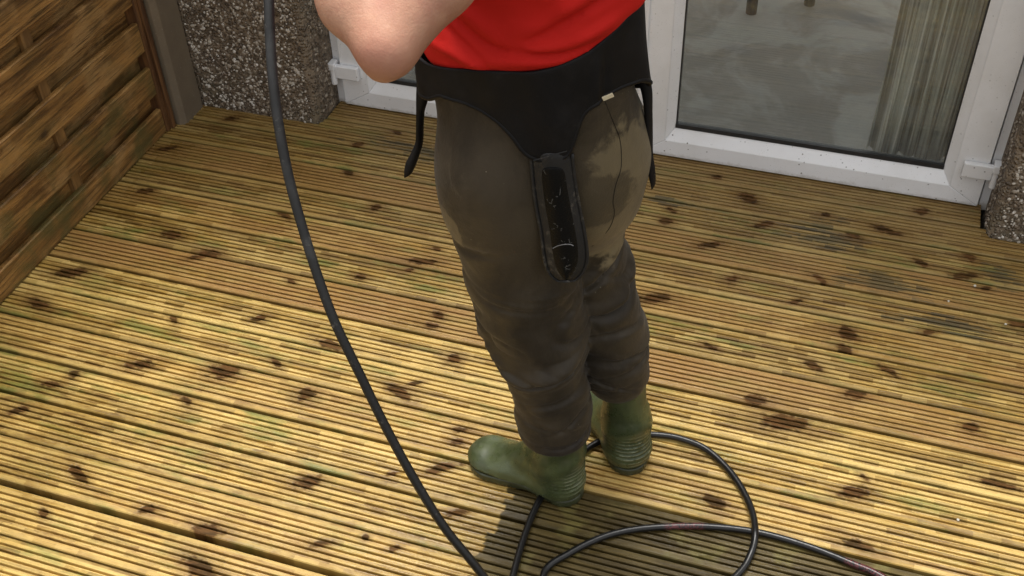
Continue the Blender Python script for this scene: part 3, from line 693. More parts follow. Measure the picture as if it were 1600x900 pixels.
def nets(fn, lo, hi, h):
    ax = [np.arange(lo[i], hi[i]+h, h, dtype=np.float32) for i in range(3)]
    n = [len(a) for a in ax]
    Fv = np.empty(n, np.float32)
    gy, gz = np.meshgrid(ax[1], ax[2], indexing='ij')
    CH = 16
    for i in range(0, n[0], CH):
        xs = ax[0][i:i+CH]
        P = np.empty((len(xs), n[1], n[2], 3), np.float32); P[..., 0] = xs[:, None, None]; P[..., 1] = gy; P[..., 2] = gz
        Fv[i:i+CH] = fn(P)
    S = Fv < 0
    c = np.zeros([k-1 for k in n], np.int8)
    for dx in (0, 1):
        for dy in (0, 1):
            for dz in (0, 1): c += S[dx:n[0]-1+dx, dy:n[1]-1+dy, dz:n[2]-1+dz]
    act = (c > 0) & (c < 8); idx = -np.ones(act.shape, np.int64); A = np.argwhere(act); idx[act] = np.arange(len(A))
    acc = np.zeros((len(A), 3)); cnt = np.zeros(len(A))
    for axis in range(3):
        o1, o2 = [(1, 2), (0, 2), (0, 1)][axis]
        for a in (0, 1):
            for b in (0, 1):
                p = A.copy(); p[:, o1] += a; p[:, o2] += b; q = p.copy(); q[:, axis] += 1
                f0 = Fv[p[:, 0], p[:, 1], p[:, 2]]; f1 = Fv[q[:, 0], q[:, 1], q[:, 2]]
                m = (f0 < 0) != (f1 < 0); t = np.where(m, f0/np.where(m, f0-f1, 1), 0)
                pt = p.astype(float); pt[:, axis] += t
                acc[m] += pt[m]; cnt[m] += 1
    V = np.array(lo)+h*acc/cnt[:, None]
    quads = []
    for axis in range(3):
        o1, o2 = [(1, 2), (2, 0), (0, 1)][axis]
        sl0 = [slice(1, k-1) for k in n]; sl0[axis] = slice(0, n[axis]-1); sl1 = list(sl0); sl1[axis] = slice(1, n[axis])
        a = S[tuple(sl0)]; b = S[tuple(sl1)]; m = a != b
        E = np.argwhere(m); fl_ = a[m]
        for k in range(3):
            if k != axis: E[:, k] += 1
        def id_(d1, d2):
            e = E.copy(); e[:, o1] -= d1; e[:, o2] -= d2; return idx[e[:, 0], e[:, 1], e[:, 2]]
        q = np.stack([id_(1, 1), id_(0, 1), id_(0, 0), id_(1, 0)], 1)
        q[~fl_] = q[~fl_][:, ::-1]; quads.append(q)
    Q = np.concatenate(quads)
    return V, Q
def implicit(name, fn, lo, hi, h, mat, parent, origin=(0, 0, 0), smooth_it=1):
    V, Q = nets(fn, lo, hi, h)
    V = V-np.array(origin)
    me = bpy.data.meshes.new(name); me.from_pydata(V.tolist(), [], Q.tolist()); me.update()
    o = link(name, me, mat, parent, True)
    if smooth_it:
        s = o.modifiers.new('soften', 'SMOOTH'); s.factor = .5; s.iterations = smooth_it
    return o
def sn(P, f, ph=0.):      # cheap smooth pseudo-noise
    x, y, z = P[..., 0]*f+ph, P[..., 1]*f+1.7*ph, P[..., 2]*f-ph
    return (np.sin(x*1.3+1.9*np.sin(y*.9+ph)+.7*z)+np.sin(y*1.7+1.3*np.sin(z*1.1)+.5*x)+np.sin(z*1.5+1.6*np.sin(x*.8)))/3

# ------------------------------------------------------------------ the man
PO = np.array([-.47, 1.62, 0.0])
man = empty('person', tuple(PO))
tag(man, 'man in red T-shirt, brown waders and green boots, back turned, holding the hose', 'person')
NEAR = [(-.560, 1.590, .88, .120), (-.556, 1.580, .80, .119), (-.550, 1.575, .74, .116), (-.538, 1.572, .66, .111), (-.520, 1.570, .56, .1015), (-.503, 1.568, .49, .0945),
        (-.493, 1.568, .44, .0855), (-.483, 1.568, .36, .0835), (-.474, 1.568, .28, .0795), (-.466, 1.568, .185, .0755)]
FAR = [(-.440, 1.668, .89, .108), (-.456, 1.680, .78, .108), (-.470, 1.695, .69, .102), (-.458, 1.70, .60, .096), (-.446, 1.70, .54, .097), (-.424, 1.70, .47, .0935),
       (-.405, 1.70, .41, .087), (-.388, 1.70, .34, .084), (-.374, 1.70, .305, .074), (-.368, 1.70, .285, .071)]
def crease(P, c, tx, ty, bow, w, A, ang0=None):
    """a fold ring round a leg: c=(x,y,z) centre; returns outward displacement (bulge above, groove)"""
    dx, dy = P[..., 0]-c[0], P[..., 1]-c[1]; r = np.sqrt(dx*dx+dy*dy)+1e-6
    zz = P[..., 2]-(c[2]+tx*dx+ty*dy+bow*np.cos(2*np.arctan2(dy, dx)))+.006*np.sin(np.arctan2(dy, dx)*3+c[2]*40)
    g = A*(np.exp(-((zz-w*1.6)/(w*1.5))**2)*.55-np.exp(-(zz/(w*.50))**2)+np.exp(-((zz+w*1.6)/(w*1.3))**2)*.25)
    g = g*(.62+.38*np.sin(np.arctan2(dy, dx)*2+c[2]*37))
    if ang0 is not None:
        a = np.arctan2(dy, dx)-ang0; a = np.arctan2(np.sin(a), np.cos(a)); g = g*np.exp(-(a/.85)**2)
    return g
def near_leg(P):
    d = chain(P, NEAR, .02)
    d = d-crease(P, (-.505, 1.568, .478), -.05, .42, .012, .014, .030)
    d = d-crease(P, (-.500, 1.568, .432), .40, .10, -.008, .013, .024, -1.3)
    d = d-crease(P, (-.545, 1.575, .675), -.20, .30, .0, .013, .014, -.9)
    d = d-crease(P, (-.475, 1.568, .290), .30, .2, .0, .012, .008, -.6)
    d = d-crease(P, (-.520, 1.568, .535), .55, .2, .01, .016, .007, -2.9)
    d = d-crease(P, (-.478, 1.568, .243), .05, .25, .0, .006, .005)-.0025*np.clip((.240-P[..., 2]-.25*(1.568-P[..., 1]))*200, 0, 1)
    return d-.0035*sn(P, 24, 1.)-.005*sn(P, 11, 4.)
def far_leg(P):
    d = chain(P, FAR, .02)
    d = d-crease(P, (-.445, 1.70, .545), .05, .3, .0, .013, .022)
    d = d-crease(P, (-.455, 1.70, .60), .55, .2, .0, .013, .013, -.9)
    d = d-crease(P, (-.385, 1.70, .365), .1, .35, .0, .012, .013)
    d = d-crease(P, (-.368, 1.70, .322), .05, .25, .0, .006, .005)
    return d-.003*sn(P, 24, 2.)-.004*sn(P, 11, 5.)
def hips(P):
    d = ell_d(P, (-.560, 1.565, .885), (.120, .128, .165))        # left buttock
    d = smin(d, ell_d(P, (-.424, 1.640, .885), (.103, .132, .170)), .03)
    w = ell_d(P, (-.520, 1.60, 1.06), (.178, .128, .20)); d = smin(d, w, .06)
    return smin(d, ell_d(P, (-.50, 1.63, .93), (.155, .12, .16)), .05)
def waders_sdf(P):
    hp = hips(P)-.0025*sn(P, 13, 2.)
    nl = near_leg(P); fl_ = far_leg(P)
    zf = np.clip((P[..., 2]-.66)/.14, 0, 1)
    zz = P[..., 2]; win = np.clip((zz-.24)*12, 0, 1)*np.clip((.72-zz)*7, 0, 1)
    q = sn(P*np.array([.75, .75, 2.1], np.float32), 15, 3.3); q2 = sn(P*np.array([1.1, .9, 2.6], np.float32), 17, 8.1)
    wr = win*(.0060*np.exp(-(q/.13)**2)+.0030*np.exp(-((q2-.25)/.12)**2)-.0020*np.exp(-((q-.28)/.15)**2))
    legs = np.where(zf > 0, smin(nl, fl_, .004+.02*zf), np.minimum(nl, fl_))
    d = smin(legs, hp, .05)+wr
    # crease under the left buttock
    d = d+.0075*np.exp(-((P[..., 2]-(.775+.25*(P[..., 0]+.56)))/.012)**2)*np.exp(-((P[..., 0]+.60)/.07)**2)*np.clip((1.58-P[..., 1])*12, 0, 1)
    d = smax(d, P[..., 2]-1.125, .01)
    # open cuffs end above the boots
    cut = np.where(P[..., 1]-(.8*(P[..., 0]+.42)+1.632) < 0,   .202-P[..., 2], .280-P[..., 2])
    return smax(d, cut, .006)
implicit('waders', waders_sdf, (-.76, 1.38, .14), (-.26, 1.84, 1.15), .0046, M['neoprene'], man, PO, 1)
waders = bpy.data.objects['waders']

def march(fn, o, d, t0, t1, off, n=240):
    ts = np.linspace(t0, t1, n); P = (o[None]+ts[:, None]*d[None]).astype(np.float32)
    v = fn(P)-off; k = np.argmax(v < 0)
    if v[k] >= 0: return None
    if k == 0: return P[0].astype(float)
    a = v[k-1]/(v[k-1]-v[k]); return o+(ts[k-1]+(ts[k]-ts[k-1])*a)*d
def cammarch(px, py, fn=waders_sdf, off=0.0, t0=1.3, t1=3.2): return march(fn, ORG, ray(px, py), t0, t1, off, 500)

# hip seam
sp = [cammarch(x, y, off=.0005) for x, y in ((946,160),(958,190),(968,215),(971,240),(970,265),(962,290),(958,315),(960,335),(950,360),(925,385))]
sp = [q for q in sp if q is not None]
v, f = tube([q-PO for q in spline(sp, 6)], .0005, 6); m = MB(); m.v, m.f = v, f; m.build('seam', M['black'], waders)

# folded-down black bib round the hips
BC = np.array([-.505, 1.605])
def torso_only(P): return smin(hips(P), P[..., 2]*0+9, .01) if False else hips(P)
def hip_wall(P):       # hips continued straight up above the waist
    Q = P.copy(); Q[..., 2] = np.minimum(Q[..., 2], 1.085); return hips(Q)
def th_z(px, py, off=.014):
    q = cammarch(px, py, hip_wall, off)
    if q is None: return None
    return math.atan2(q[1]-BC[1], q[0]-BC[0]), q[2]
def curve(samples, extra):
    L = [s for s in (th_z(*p) for p in samples) if s]+extra
    L = sorted(((a % (2*math.pi)), z) for a, z in L)
    A = np.array([a for a, z in L]); Z = np.array([z for a, z in L])
    A = np.concatenate([A-2*math.pi, A, A+2*math.pi]); Z = np.concatenate([Z]*3)
    G = np.linspace(0, 2*math.pi, 361)[:-1]; Y = np.interp(G, A, Z); k = np.exp(-(np.arange(-8, 9)/3.2)**2); k /= k.sum()
    Y = sum(w_*np.roll(Y, j) for j, w_ in zip(range(-8, 9), k)); G = np.append(G, 2*math.pi); Y = np.append(Y, Y[0])
    return lambda t: np.interp(t % (2*math.pi), G, Y)
zb = curve([(664,170),(672,155),(688,148),(720,160),(748,176),(775,192),(800,215),(820,243),(842,252),(862,251),(885,247),(898,236),(903,200),(912,183),(930,165),(950,151),(975,135),(995,122)],
           [(math.radians(a), z) for a, z in ((30, 1.02), (60, .96), (90, .93), (120, .95), (150, .99))])
ztop = curve([(668,99),(690,105),(720,109),(750,111),(790,113),(830,112),(870,105),(905,90),(930,77),(950,62),(967,45),(980,28)],
             [(math.radians(a), z) for a, z in ((14, 1.245), (30, 1.27), (60, 1.26), (90, 1.22), (120, 1.16), (150, 1.10))])
def shell_r(th, z):
    d = np.array([math.cos(th), math.sin(th), 0.]); o = np.array([BC[0], BC[1], min(z, 1.085)])
    q = march(hips, o+d*.36, -d, 0, .36, .010, 200)
    r = .15 if q is None else math.hypot(q[0]-BC[0], q[1]-BC[1])
    return r
nt, nr = 144, 16; v, f = [], []; bibgrid = {}
for i in range(nt):
    th = 2*math.pi*i/nt; z0, z1 = zb(th), ztop(th)
    rmax = 0
    for j in range(nr+1):
        u = j/nr; z = z1+(z0-z1)*u
        r = shell_r(th, z)
        rmax = max(rmax, r); r = .35*r+.65*max(r, rmax-.010)      # thick cloth does not tuck in below the seat
        a = (th-math.radians(185)+math.pi) % (2*math.pi)-math.pi
        r += .016*math.exp(-(a/.35)**2)                             # stands off at the left hip
        a2 = (th-math.radians(8)+math.pi) % (2*math.pi)-math.pi
        r += (-.006+.020*u)*math.exp(-(a2/.4)**2)
        r += .0030*math.sin(th*5+1.5)*(.4+.6*u)+.0012*math.sin(th*11+z*25)
        a3 = (th-math.radians(-33)+math.pi) % (2*math.pi)-math.pi   # upright fold near the label
        r += (.005*math.exp(-((a3+.07)/.06)**2)-.006*math.exp(-(a3/.045)**2))*min(1, max(0, u*2.2-.35))
        v.append((BC[0]+r*math.cos(th)-PO[0], BC[1]+r*math.sin(th)-PO[1], z))
for i in range(nt):
    for j in range(nr):
        a = i*(nr+1)+j; b = ((i+1) % nt)*(nr+1)+j; f.append((a, a+1, b+1, b))
bib = link('bib', mesh('bib', v, f), M['black'], waders, True)
bib.parent = man; bib['label'] = 'black bib of the waders folded down round the hips'
so = bib.modifiers.new('thick', 'SOLIDIFY'); so.thickness = .006; so.offset = 0
sb_ = bib.modifiers.new('sub', 'SUBSURF'); sb_.levels = 1; sb_.render_levels = 1
edge = [np.array(v[i*(nr+1)+nr]) for i in range(nt)]
ve, fe = tube(edge+[edge[0]], .0046, 8, False); m = MB(); m.v, m.f = ve, fe; m.build('binding', M['black'], bib, smooth=True)
def bibhit(px, py, extra=.0):
    return cammarch(px, py, hips, .016+extra)

# hanging flap with hook tape at the back
rows = [(240,829,894),(262,831,896),(285,833,899),(310,836,903),(335,840,908),(360,845,913),(385,848,917),(405,851,918),(420,855,914),(431,862,907),(439,873,896)]
def flap_geo(inset, lift, name, mat, parent, r0=0, ends=True, thick=.010):
    v, f = [], []; nc = 12; Yc = None; cnt = 0
    rr = rows[r0:]; hy = [cammarch((a+b)/2, py, waders_sdf, .016) for py, a, b in rows]
    hy = [q[1] if q is not None else 9 for q in hy]; sl = min((hy[i]-hy[0])/(rows[i][0]-rows[0][0]) for i in range(1, len(rows)))
    for (py, a, b) in rr:
        Yc = hy[0]+sl*(py-rows[0][0])
        a2, b2 = a+inset, b-inset
        for j in range(nc+1):
            u = j/nc; px = a2+(b2-a2)*u; s = (2*u-1)
            Yp = Yc-lift+.012*s*s+.30*(px-(a+b)/2)/860
            v.append(ony(px, py, Yp)-PO)
        cnt += 1
    for i in range(cnt-1):
        for j in range(nc):
            q = i*(nc+1)+j; f.append((q, q+nc+1, q+nc+2, q+1))
    o = link(name, mesh(name, v, f), mat, parent, True)
    s = o.modifiers.new('thick', 'SOLIDIFY'); s.thickness = thick; s.offset = -1
    s2 = o.modifiers.new('sub', 'SUBSURF'); s2.levels = s2.render_levels = 2
    return o, [np.array(q) for q in v], nc, cnt
flap, fv, nc, cnt = flap_geo(0, .004, 'flap', M['rim'], man)
flap['label'] = 'black tab with hook tape hanging over the seat'
rows = [(a, b, c) for a, b, c in rows]
hk, _, _, _ = flap_geo(9, .0075, 'hook_tape', M['hook'], flap, 1, thick=.004)
rimp = [fv[i*(nc+1)]+np.array([0, -.001, 0]) for i in range(cnt)]+[fv[(cnt-1)*(nc+1)+nc//2]+np.array([0, 0, -.001])]+[fv[i*(nc+1)+nc] for i in reversed(range(cnt))]
ve, fe = tube(spline(rimp, 3), .0030, 8); m = MB(); m.v, m.f = ve, fe; m.build('rim', M['rim'], flap, smooth=True)
# stitched band where the tab joins and the pale thread on it
st = [cammarch(x, y, hips, .021) for x, y in ((833,251),(848,247),(864,242),(886,236))]
ve, fe = tube([q-PO for q in spline(st, 5)], .0011, 6); m = MB(); m.v, m.f = ve, fe; m.build('stitching', M['rim'], bib)
st = [ony(x, y, Y) for x, y, Y in ((864,388,0),(872,384,0),(882,382,0),(891,382,0),(896,384,0)) for Y in [(fv[7*(nc+1)+6][1]+PO[1])-.0095]]
ve, fe = tube([q-PO for q in spline(st, 4)], .0008, 6); m = MB(); m.v, m.f = ve, fe; m.build('thread', M['thread'], flap)

# shoulder straps hanging at each side
def strap(pts, Y, name, lab, dirx=1):
    ring = []; P = []; Wd = []
    for (px, py, w, dy) in pts: P.append(ony(px, py, Y+dy)); Wd.append(w/2/870)
    P = spline(P, 6); Wd = np.interp(np.linspace(0, len(Wd)-1, len(P)), range(len(Wd)), Wd)
    v, f = [], []; n = 14
    for i, p in enumerate(P):
        t = P[min(i+1, len(P)-1)]-P[max(i-1, 0)]; t /= np.linalg.norm(t)
        u = np.cross(t, [.1, 1., 0]); u /= np.linalg.norm(u); w = np.cross(t, u)
        for k in range(n):
            a = 2*math.pi*k/n; v.append(p+u*math.cos(a)*Wd[i]+w*math.sin(a)*.011-PO)
    for i in range(len(P)-1):
        for k in range(n):
            a, b = i*n+k, i*n+(k+1) % n; f.append((a, b, b+n, a+n))
    f.append(tuple(reversed(range(n)))); f.append(tuple((len(P)-1)*n+k for k in range(n)))
    o = link(name, mesh(name, v, f), M['black'], man, True); o['label'] = lab
strap([(666,110,30,.0),(664,130,28,0),(660,152,20,0),(657,174,12,0),(656,200,10,.0),(655,222,11,0),(649,240,14,-.005),(642,256,17,-.01),(638,268,13,-.012),(636,273,5,-.012)], 1.575, 'strap', 'left strap end hanging clear of the hip')
strap([(1000,112,20,.0),(1006,125,19,0),(1011,145,16,0),(1013,175,12,.0),(1014,210,11,.0),(1014,240,12,0),(1017,262,12,0),(1020,280,8,0),(1021,291,3,0)], 1.655, 'strap', 'right strap end hanging beside the door frame')
q = cammarch(950, 147, hips, .020)
lab = MB().box(-.009, .009, -.0015, .0015, -.0035, .0035).build('care_label', M['cream'], bib)
lab.location = Vector(q-PO)+Vector((0.002, -.008, 0)); lab.rotation_euler = (.2, -.42, .35)

# boots
def boot(heel, dirv, zc, name_lab, shaft_r, ank):
    d = np.array([dirv[0], dirv[1], 0.]); d /= np.linalg.norm(d); s = np.array([-d[1], d[0], 0.])
    Mx = np.stack([d, s, [0, 0, 1.]])          # to boot space: x forward, y side, z up
    hc = np.array([heel[0], heel[1], 0.])
    def loc(P): return (P-hc.astype(np.float32))@Mx.T.astype(np.float32)
    am = Mx@(np.array([ank[0], ank[1], 0])-hc)
    def upper(P):
        q = loc(P)
        f1 = seg_d(q, (.052, 0, .055), (.215, .0, .040), .042, .040)
        qq = q*np.array([1, 1, 1.25], np.float32)
        f1 = seg_d(q*np.array([1, 1, 1.85], np.float32), (.050, 0, .080), (.236, .002, .056), .044, .054)/1.35
        f2 = seg_d(q, (.075, 0, .120), (.185, 0, .040), .043, .034)      # instep
        sh = seg_d(q, (.056, 0, .05), (am[0], am[1], zc+.05), .045, shaft_r)
        sh2 = seg_d(q, (.052, 0, .07), (.060, 0, .14), .046, .050)
        g = smin(smin(f1, f2, .03), smin(sh, sh2, .03), .035)
        # creases at the ankle, ribs round the heel
        a = np.arctan2(q[..., 1], -(q[..., 0]-.06))
        rb = np.exp(-(a/1.15)**2)*np.exp(-((q[..., 2]-.085)/.034)**4)
        g = g-.0026*rb*np.sin(q[..., 2]*2*np.pi/.0115)
        g = g-.0016*np.sin(q[..., 2]*95+q[..., 0]*60)*np.exp(-((q[..., 2]-.15)/.05)**2)-.0016*sn(P, 24, 3.)
        # welt line above the sole
        g = g-.0022*np.exp(-((q[..., 2]-.030)/.0035)**2)
        g = smax(g, .012-q[..., 2], .003)
        return smax(g, q[..., 2]-(zc+.045), .004)
    def sole(P):
        q = loc(P)
        q2 = q*np.array([1, 1, .0], np.float32)
        b1 = seg_d(q2, (.046, 0, 0), (.10, 0, 0), .047, .034); b2 = seg_d(q2, (.10, 0, 0), (.227, .004, 0), .038, .058)
        b = smin(b1, b2, .03)-.0012*np.sin(q[..., 0]*2*np.pi/.010)*(q[..., 2] < .014)
        g = smax(b, np.abs(q[..., 2]-.0115)-.0105, .004)
        arch = ell_d(q, (.115, 0, .0), (.024, .09, .010)); return smax(g, -arch, .003)
    c = hc+d*.11
    ext = .20
    lo = (c[0]-ext, c[1]-ext, -.004); hi = (c[0]+ext, c[1]+ext, zc+.06)
    up = implicit('boot', upper, lo, hi, .0038, M['boot'], man, PO, 1); up['label'] = name_lab
    implicit('sole', sole, (lo[0], lo[1], -.004), (hi[0], hi[1], .03), .0036, M['sole'], up, PO, 1)
boot((-.402, 1.552), (-.262, .052), .19, 'left green rubber boot, toe to the left', .069, (-.464, 1.568))
boot((-.300, 1.655), (-.60, .80), .290, 'right green rubber boot seen from behind', .055, (-.358, 1.70))

# skin: one continuous body inside the clothes
SHL, SHR = np.array([-.585, 1.475, 1.46]), np.array([-.375, 1.690, 1.47])
ELB = ond(604, 74, 1.555); WRI = ond(478, -112, 1.63)
SHX = ond(742, -135, 1.585)
HOSE_TOP = ond(412, -150, 1.66)
CHEST = np.array([-.475, 1.60, 1.38])
def body_sdf(P):
    tor = ell_d(P, (-.50, 1.60, 1.05), (.145, .105, .26)); tor = smin(tor, ell_d(P, (-.478, 1.60, 1.36), (.165, .12, .22)), .06)
    tor = smin(tor, ell_d(P, (-.50, 1.61, .90), (.13, .11, .15)), .05)
    sh = seg_d(P, SHX*.5+SHL*.5, SHR, .055, .058); tor = smin(tor, sh, .06)
    tor = smin(tor, seg_d(P, (-.475, 1.60, 1.50), (-.485, 1.625, 1.60), .055, .052), .03)
    hd = ell_d(P, (-.495, 1.635, 1.70), (.082, .092, .112)); hd = smin(hd, ell_d(P, (-.530, 1.680, 1.645), (.050, .050, .055)), .04)
    hd = smin(hd, seg_d(P, (-.545, 1.708, 1.70), (-.562, 1.732, 1.672), .008, .013), .012)        # nose
    for s in (1, -1):                                                                              # ears, eye sockets
        hd = smin(hd, ell_d(P, (-.492+s*.066, 1.632+s*.050, 1.69), (.016, .016, .030)), .008)
        hd = smax(hd, -ell_d(P, (-.548+s*.026, 1.712+s*.020, 1.710), (.014, .014, .010)), .012)
    hd = smax(hd, -seg_d(P, (-.575, 1.712, 1.637), (-.545, 1.738, 1.637), .0025, .0025), .006)     # mouth line
    d = smin(tor, hd, .03)
    ua = smin(seg_d(P, SHX, ELB*.45+SHX*.55, .060, .060), seg_d(P, ELB*.45+SHX*.55, ELB, .060, .041), .02)
    fa = smin(seg_d(P, ELB, ELB*.62+WRI*.38, .040, .050), seg_d(P, ELB*.62+WRI*.38, WRI, .051, .028), .02)
    arm = smin(ua, fa, .020)
    arm = smin(arm, seg_d(P, ELB, ELB+np.array([-.004, -.014, -.028]), .030, .016), .014)            # elbow bone
    d = smin(d, arm, .02)
    # left hand closed round the hose
    hpos = HOSE_TOP; hd_ = WRI; ax = ond(419, -60, 1.655)-HOSE_TOP; ax = ax/np.linalg.norm(ax)
    toh = hpos-hd_; side = np.cross(ax, toh); side /= np.linalg.norm(side)
    pc = hpos-toh/np.linalg.norm(toh)*.030
    d = smin(d, seg_d(P, WRI, pc, .026, .026), .02)
    n_ = toh/np.linalg.norm(toh)
    for k in range(4):
        o = ax*(-.030+.021*k); L = (1, 1.08, 1.02, .85)[k]
        a0 = pc+o+side*.016; a1 = hpos+o+side*.020*L; a2 = hpos+o+n_*.020; a3 = hpos+o-side*.016+n_*.006
        fg = smin(smin(seg_d(P, a0, a1, .0105, .0095), seg_d(P, a1, a2, .0095, .0085), .004), seg_d(P, a2, a3, .0085, .0075), .004)
        d = smin(d, fg, .006)
    tb = smin(seg_d(P, pc-side*.016+ax*-.010, hpos-side*.020+ax*-.030, .012, .010), seg_d(P, hpos-side*.020+ax*-.030, hpos+n_*.010+ax*-.045, .010, .0085), .004)
    d = smin(d, tb, .006)
    # right arm reaching forward to the lance
    e2 = np.array([-.33, 1.88, 1.24]); w2 = np.array([-.52, 2.02, 1.30])
    d = smin(d, smin(seg_d(P, SHR, e2, .055, .044), seg_d(P, e2, w2, .044, .028), .02), .03)
    h2 = w2+np.array([-.06, .035, .01]); d = smin(d, seg_d(P, w2, h2, .026, .030), .02)
    for k in range(4):
        b0 = h2+np.array([-.012, .010, .022-.016*k]); b1 = b0+np.array([-.035, .012, -.004]); b2 = b1+np.array([-.004, -.028, -.008])
        d = smin(d, smin(seg_d(P, b0, b1, .0095, .009), seg_d(P, b1, b2, .009, .008), .004), .005)
    d = smin(d, seg_d(P, h2+np.array([.01, -.01, .02]), h2+np.array([-.03, -.030, .038]), .012, .009), .006)
    # legs down to the feet, inside the waders
    for ch_, s in ((NEAR, .72), (FAR, .72)):
        d = smin(d, chain(P, [(a, b, c, r*s) for a, b, c, r in ch_], .02), .03)
    d = smin(d, seg_d(P, (-.464, 1.568, .19), (-.455, 1.565, .06), .040, .034), .02); d = smin(d, seg_d(P, (-.450, 1.565, .040), (-.56, 1.583, .030), .024, .018), .02)
    d = smin(d, seg_d(P, (-.365, 1.70, .27), (-.345, 1.70, .06), .038, .030), .02); d = smin(d, seg_d(P, (-.345, 1.70, .040), (-.41, 1.79, .030), .022, .016), .02)
    return d
implicit('body', body_sdf, (-.98, 1.14, .01), (-.20, 2.16, 1.84), .0068, M['skin'], man, PO, 2)
hair = implicit('hair', lambda P: smax(smax(ell_d(P, (-.488, 1.622, 1.715), (.092, .102, .112))-.003*sn(P, 90, 1.), -ell_d(P, (-.56, 1.725, 1.66), (.085, .085, .085)), .01), 1.655-P[..., 2], .01),
                (-.62, 1.48, 1.62), (-.36, 1.78, 1.85), .006, M['hair'], man, PO, 1)
for s in (1, -1):
    bm = bmesh.new(); bmesh.ops.create_icosphere(bm, subdivisions=2, radius=.0115); me = bpy.data.meshes.new('eye'); bm.to_mesh(me); bm.free()
    e = link('eye', me, M['eye'], man, True); e.location = Vector((-.543+s*.026, 1.705+s*.020, 1.710))-Vector(PO)

# red T-shirt
def shirt_sdf(P):
    t = ell_d(P, (-.530, 1.595, 1.14), (.182, .124, .15)); t = smin(t, ell_d(P, (-.497, 1.598, 1.26), (.172, .130, .20)), .06)
    t = smin(t, ell_d(P, (-.480, 1.60, 1.40), (.185, .135, .17)), .06)
    t = smin(t, seg_d(P, SHX*.5+SHL*.5, SHR, .070, .072), .05)
    t = smin(t, seg_d(P, SHX, SHX*.76+ELB*.24, .074, .074), .03)
    e2 = np.array([-.33, 1.88, 1.24]); t = smin(t, seg_d(P, SHR, SHR*.6+e2*.4, .070, .070), .03)
    x, y, z = P[..., 0], P[..., 1], P[..., 2]
    back = np.clip((1.62-y)*10, 0, 1)
    def fold(x0, z0, sl, w, A, cx, sx):
        u = z-(z0+sl*(x-x0)+.012*np.sin((x-x0)*22+z0*50)); return A*np.exp(-(u/w)**2)*np.exp(-((x-cx)/sx)**2)*back
    t = t-fold(-.48, 1.170, .16, .012, .011, -.46, .11)+fold(-.48, 1.195, .20, .008, .009, -.44, .10)-fold(-.45, 1.215, .30, .012, .011, -.42, .09)
    t = t+fold(-.45, 1.240, .42, .009, .010, -.41, .07)-fold(-.43, 1.262, .50, .013, .009, -.41, .07)-fold(-.60, 1.155, -.20, .010, .009, -.60, .07)
    t = t+fold(-.60, 1.180, -.30, .009, .009, -.60, .07)+fold(-.60, 1.225, -.6, .014, .011, -.59, .06)-fold(-.62, 1.255, -.6, .012, .007, -.60, .06)
    t = t+fold(-.55, 1.20, .05, .007, .006, -.53, .04)
    t = t-.0045*sn(P, 30, 2.)*np.clip((1.34-z)*8, .2, 1)-.0022*sn(P*np.array([1, 1, 2], np.float32), 50, 5.)
    zt = ztop(np.arctan2(y-BC[1], x-BC[0]))                         # tucked inside the bib, blousing out above its edge
    t = smax(t, hip_wall(P)+.004-np.clip(z-zt+.012, 0, 1)*1.3, .008)
    t = smax(t, -seg_d(P, (-.475, 1.60, 1.52), (-.49, 1.64, 1.64), .064, .07), .01)
    t = smax(t, -(seg_d(P, SHX*.78+ELB*.22, ELB, .066, .066)), .004)
    return smax(t, 1.085-z, .01)
implicit('shirt', shirt_sdf, (-.80, 1.30, 1.05), (-.22, 1.92, 1.58), .0055, M['shirt'], man, PO, 1)

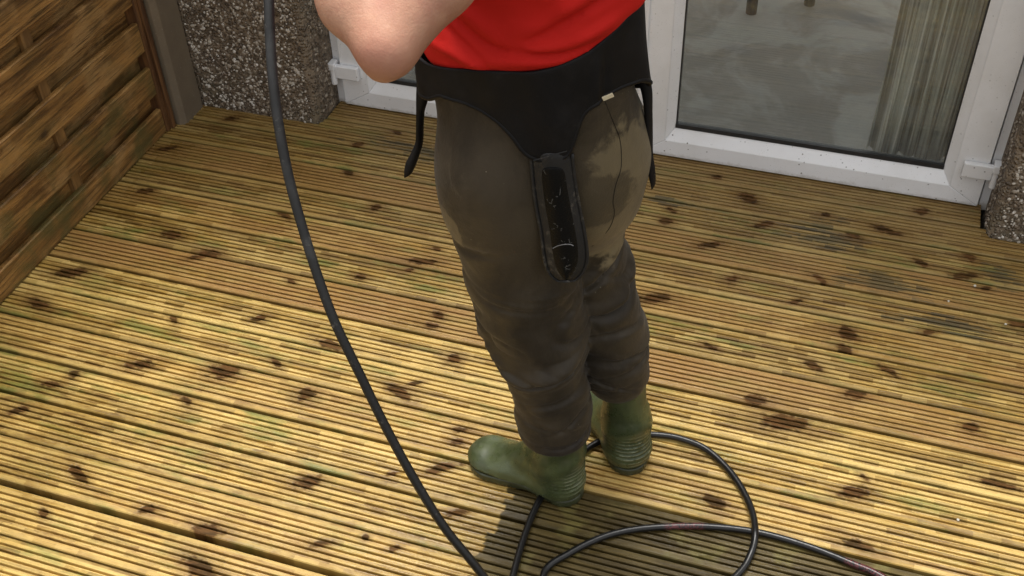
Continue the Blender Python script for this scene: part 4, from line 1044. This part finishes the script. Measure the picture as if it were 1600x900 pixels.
# ------------------------------------------------------------------ hose
z_ = .0095
up = [ond(409, -230, 1.68), HOSE_TOP, ond(417, -60, 1.655)]+[ond(x, y, d) for x, y, d in ((420,0,1.65),(422,60,1.655),(427,130,1.665),(437,205,1.68),(452,280,1.70),(471,350,1.72),(496,430,1.745),(524,505,1.77),(560,580,1.80),(600,662,1.835),(645,745,1.87),(695,825,1.905),(757,903,1.945))]
path = up+[np.array(p) for p in ((-.36,1.01,.29),(-.22,.97,.15),(-.05,.95,.045),(.12,.98,z_),(.10,1.10,z_),(-.12,1.15,z_),(-.36,1.14,z_),(-.47,1.20,z_))]
path += [onz(x, y, z) for x, y, z in ((802,898,z_),(822,830,z_),(845,778,z_),(878,735,z_),(930,693,z_),(975,680,z_),(1020,679,z_),(1062,685,z_),(1105,703,z_),(1145,742,z_),(1172,790,.014),(1180,832,.027),(1172,868,.014),(1150,900,z_))]
path += [np.array(p) for p in ((-.10,1.33,z_),(-.24,1.24,z_),(-.38,1.24,z_))]
path += [onz(x, y, z_) for x, y in ((850,896),(890,864),(945,838),(1000,826),(1070,822),(1125,824),(1180,831),(1225,842),(1275,858),(1330,880),(1385,905))]
path += [np.array(p) for p in ((.42,1.46,z_),(.60,1.30,z_),(.75,1.05,z_),(.85,.6,z_),(.9,0,z_))]
sp = spline(path, 12)
rad = [.0078]*len(sp)
v, f = tube(sp, rad, 14); hm = MB(); hm.v, hm.f = v, f
ho = hm.build('hose', M['hose'], None, smooth=True); tag(ho, 'black rubber pressure washer hose hanging from his hand and looping over the decking', 'hose')

# ------------------------------------------------------------------ stone chips
CH = [((1497,813), 'white stone chip on pale boards near the lower right corner', .0036),
      ((1523,447), 'white stone chip beside the dark knots right of the door', .004),
      ((1482,471), 'tiny white stone chip just left of the chip by the dark knots', .0032),
      ((1571,507), 'tiny white stone chip nearest the right edge of the decking', .0036),
      ((293,184), 'pale stone chip at the foot of the concrete post', .0036)]
for (px, lab_, r) in CH:
    bm = bmesh.new(); bmesh.ops.create_icosphere(bm, subdivisions=1, radius=r)
    for vv in bm.verts: vv.co = vv.co*random.uniform(.75, 1.3); vv.co.z *= .7
    me = bpy.data.meshes.new('stone_chip'); bm.to_mesh(me); bm.free()
    o = link('stone_chip', me, M['chip']); o.location = Vector(onz(*px))+Vector((0, 0, r*.45)); tag(o, lab_, 'stone', 'pale stone chips scattered on the decking')
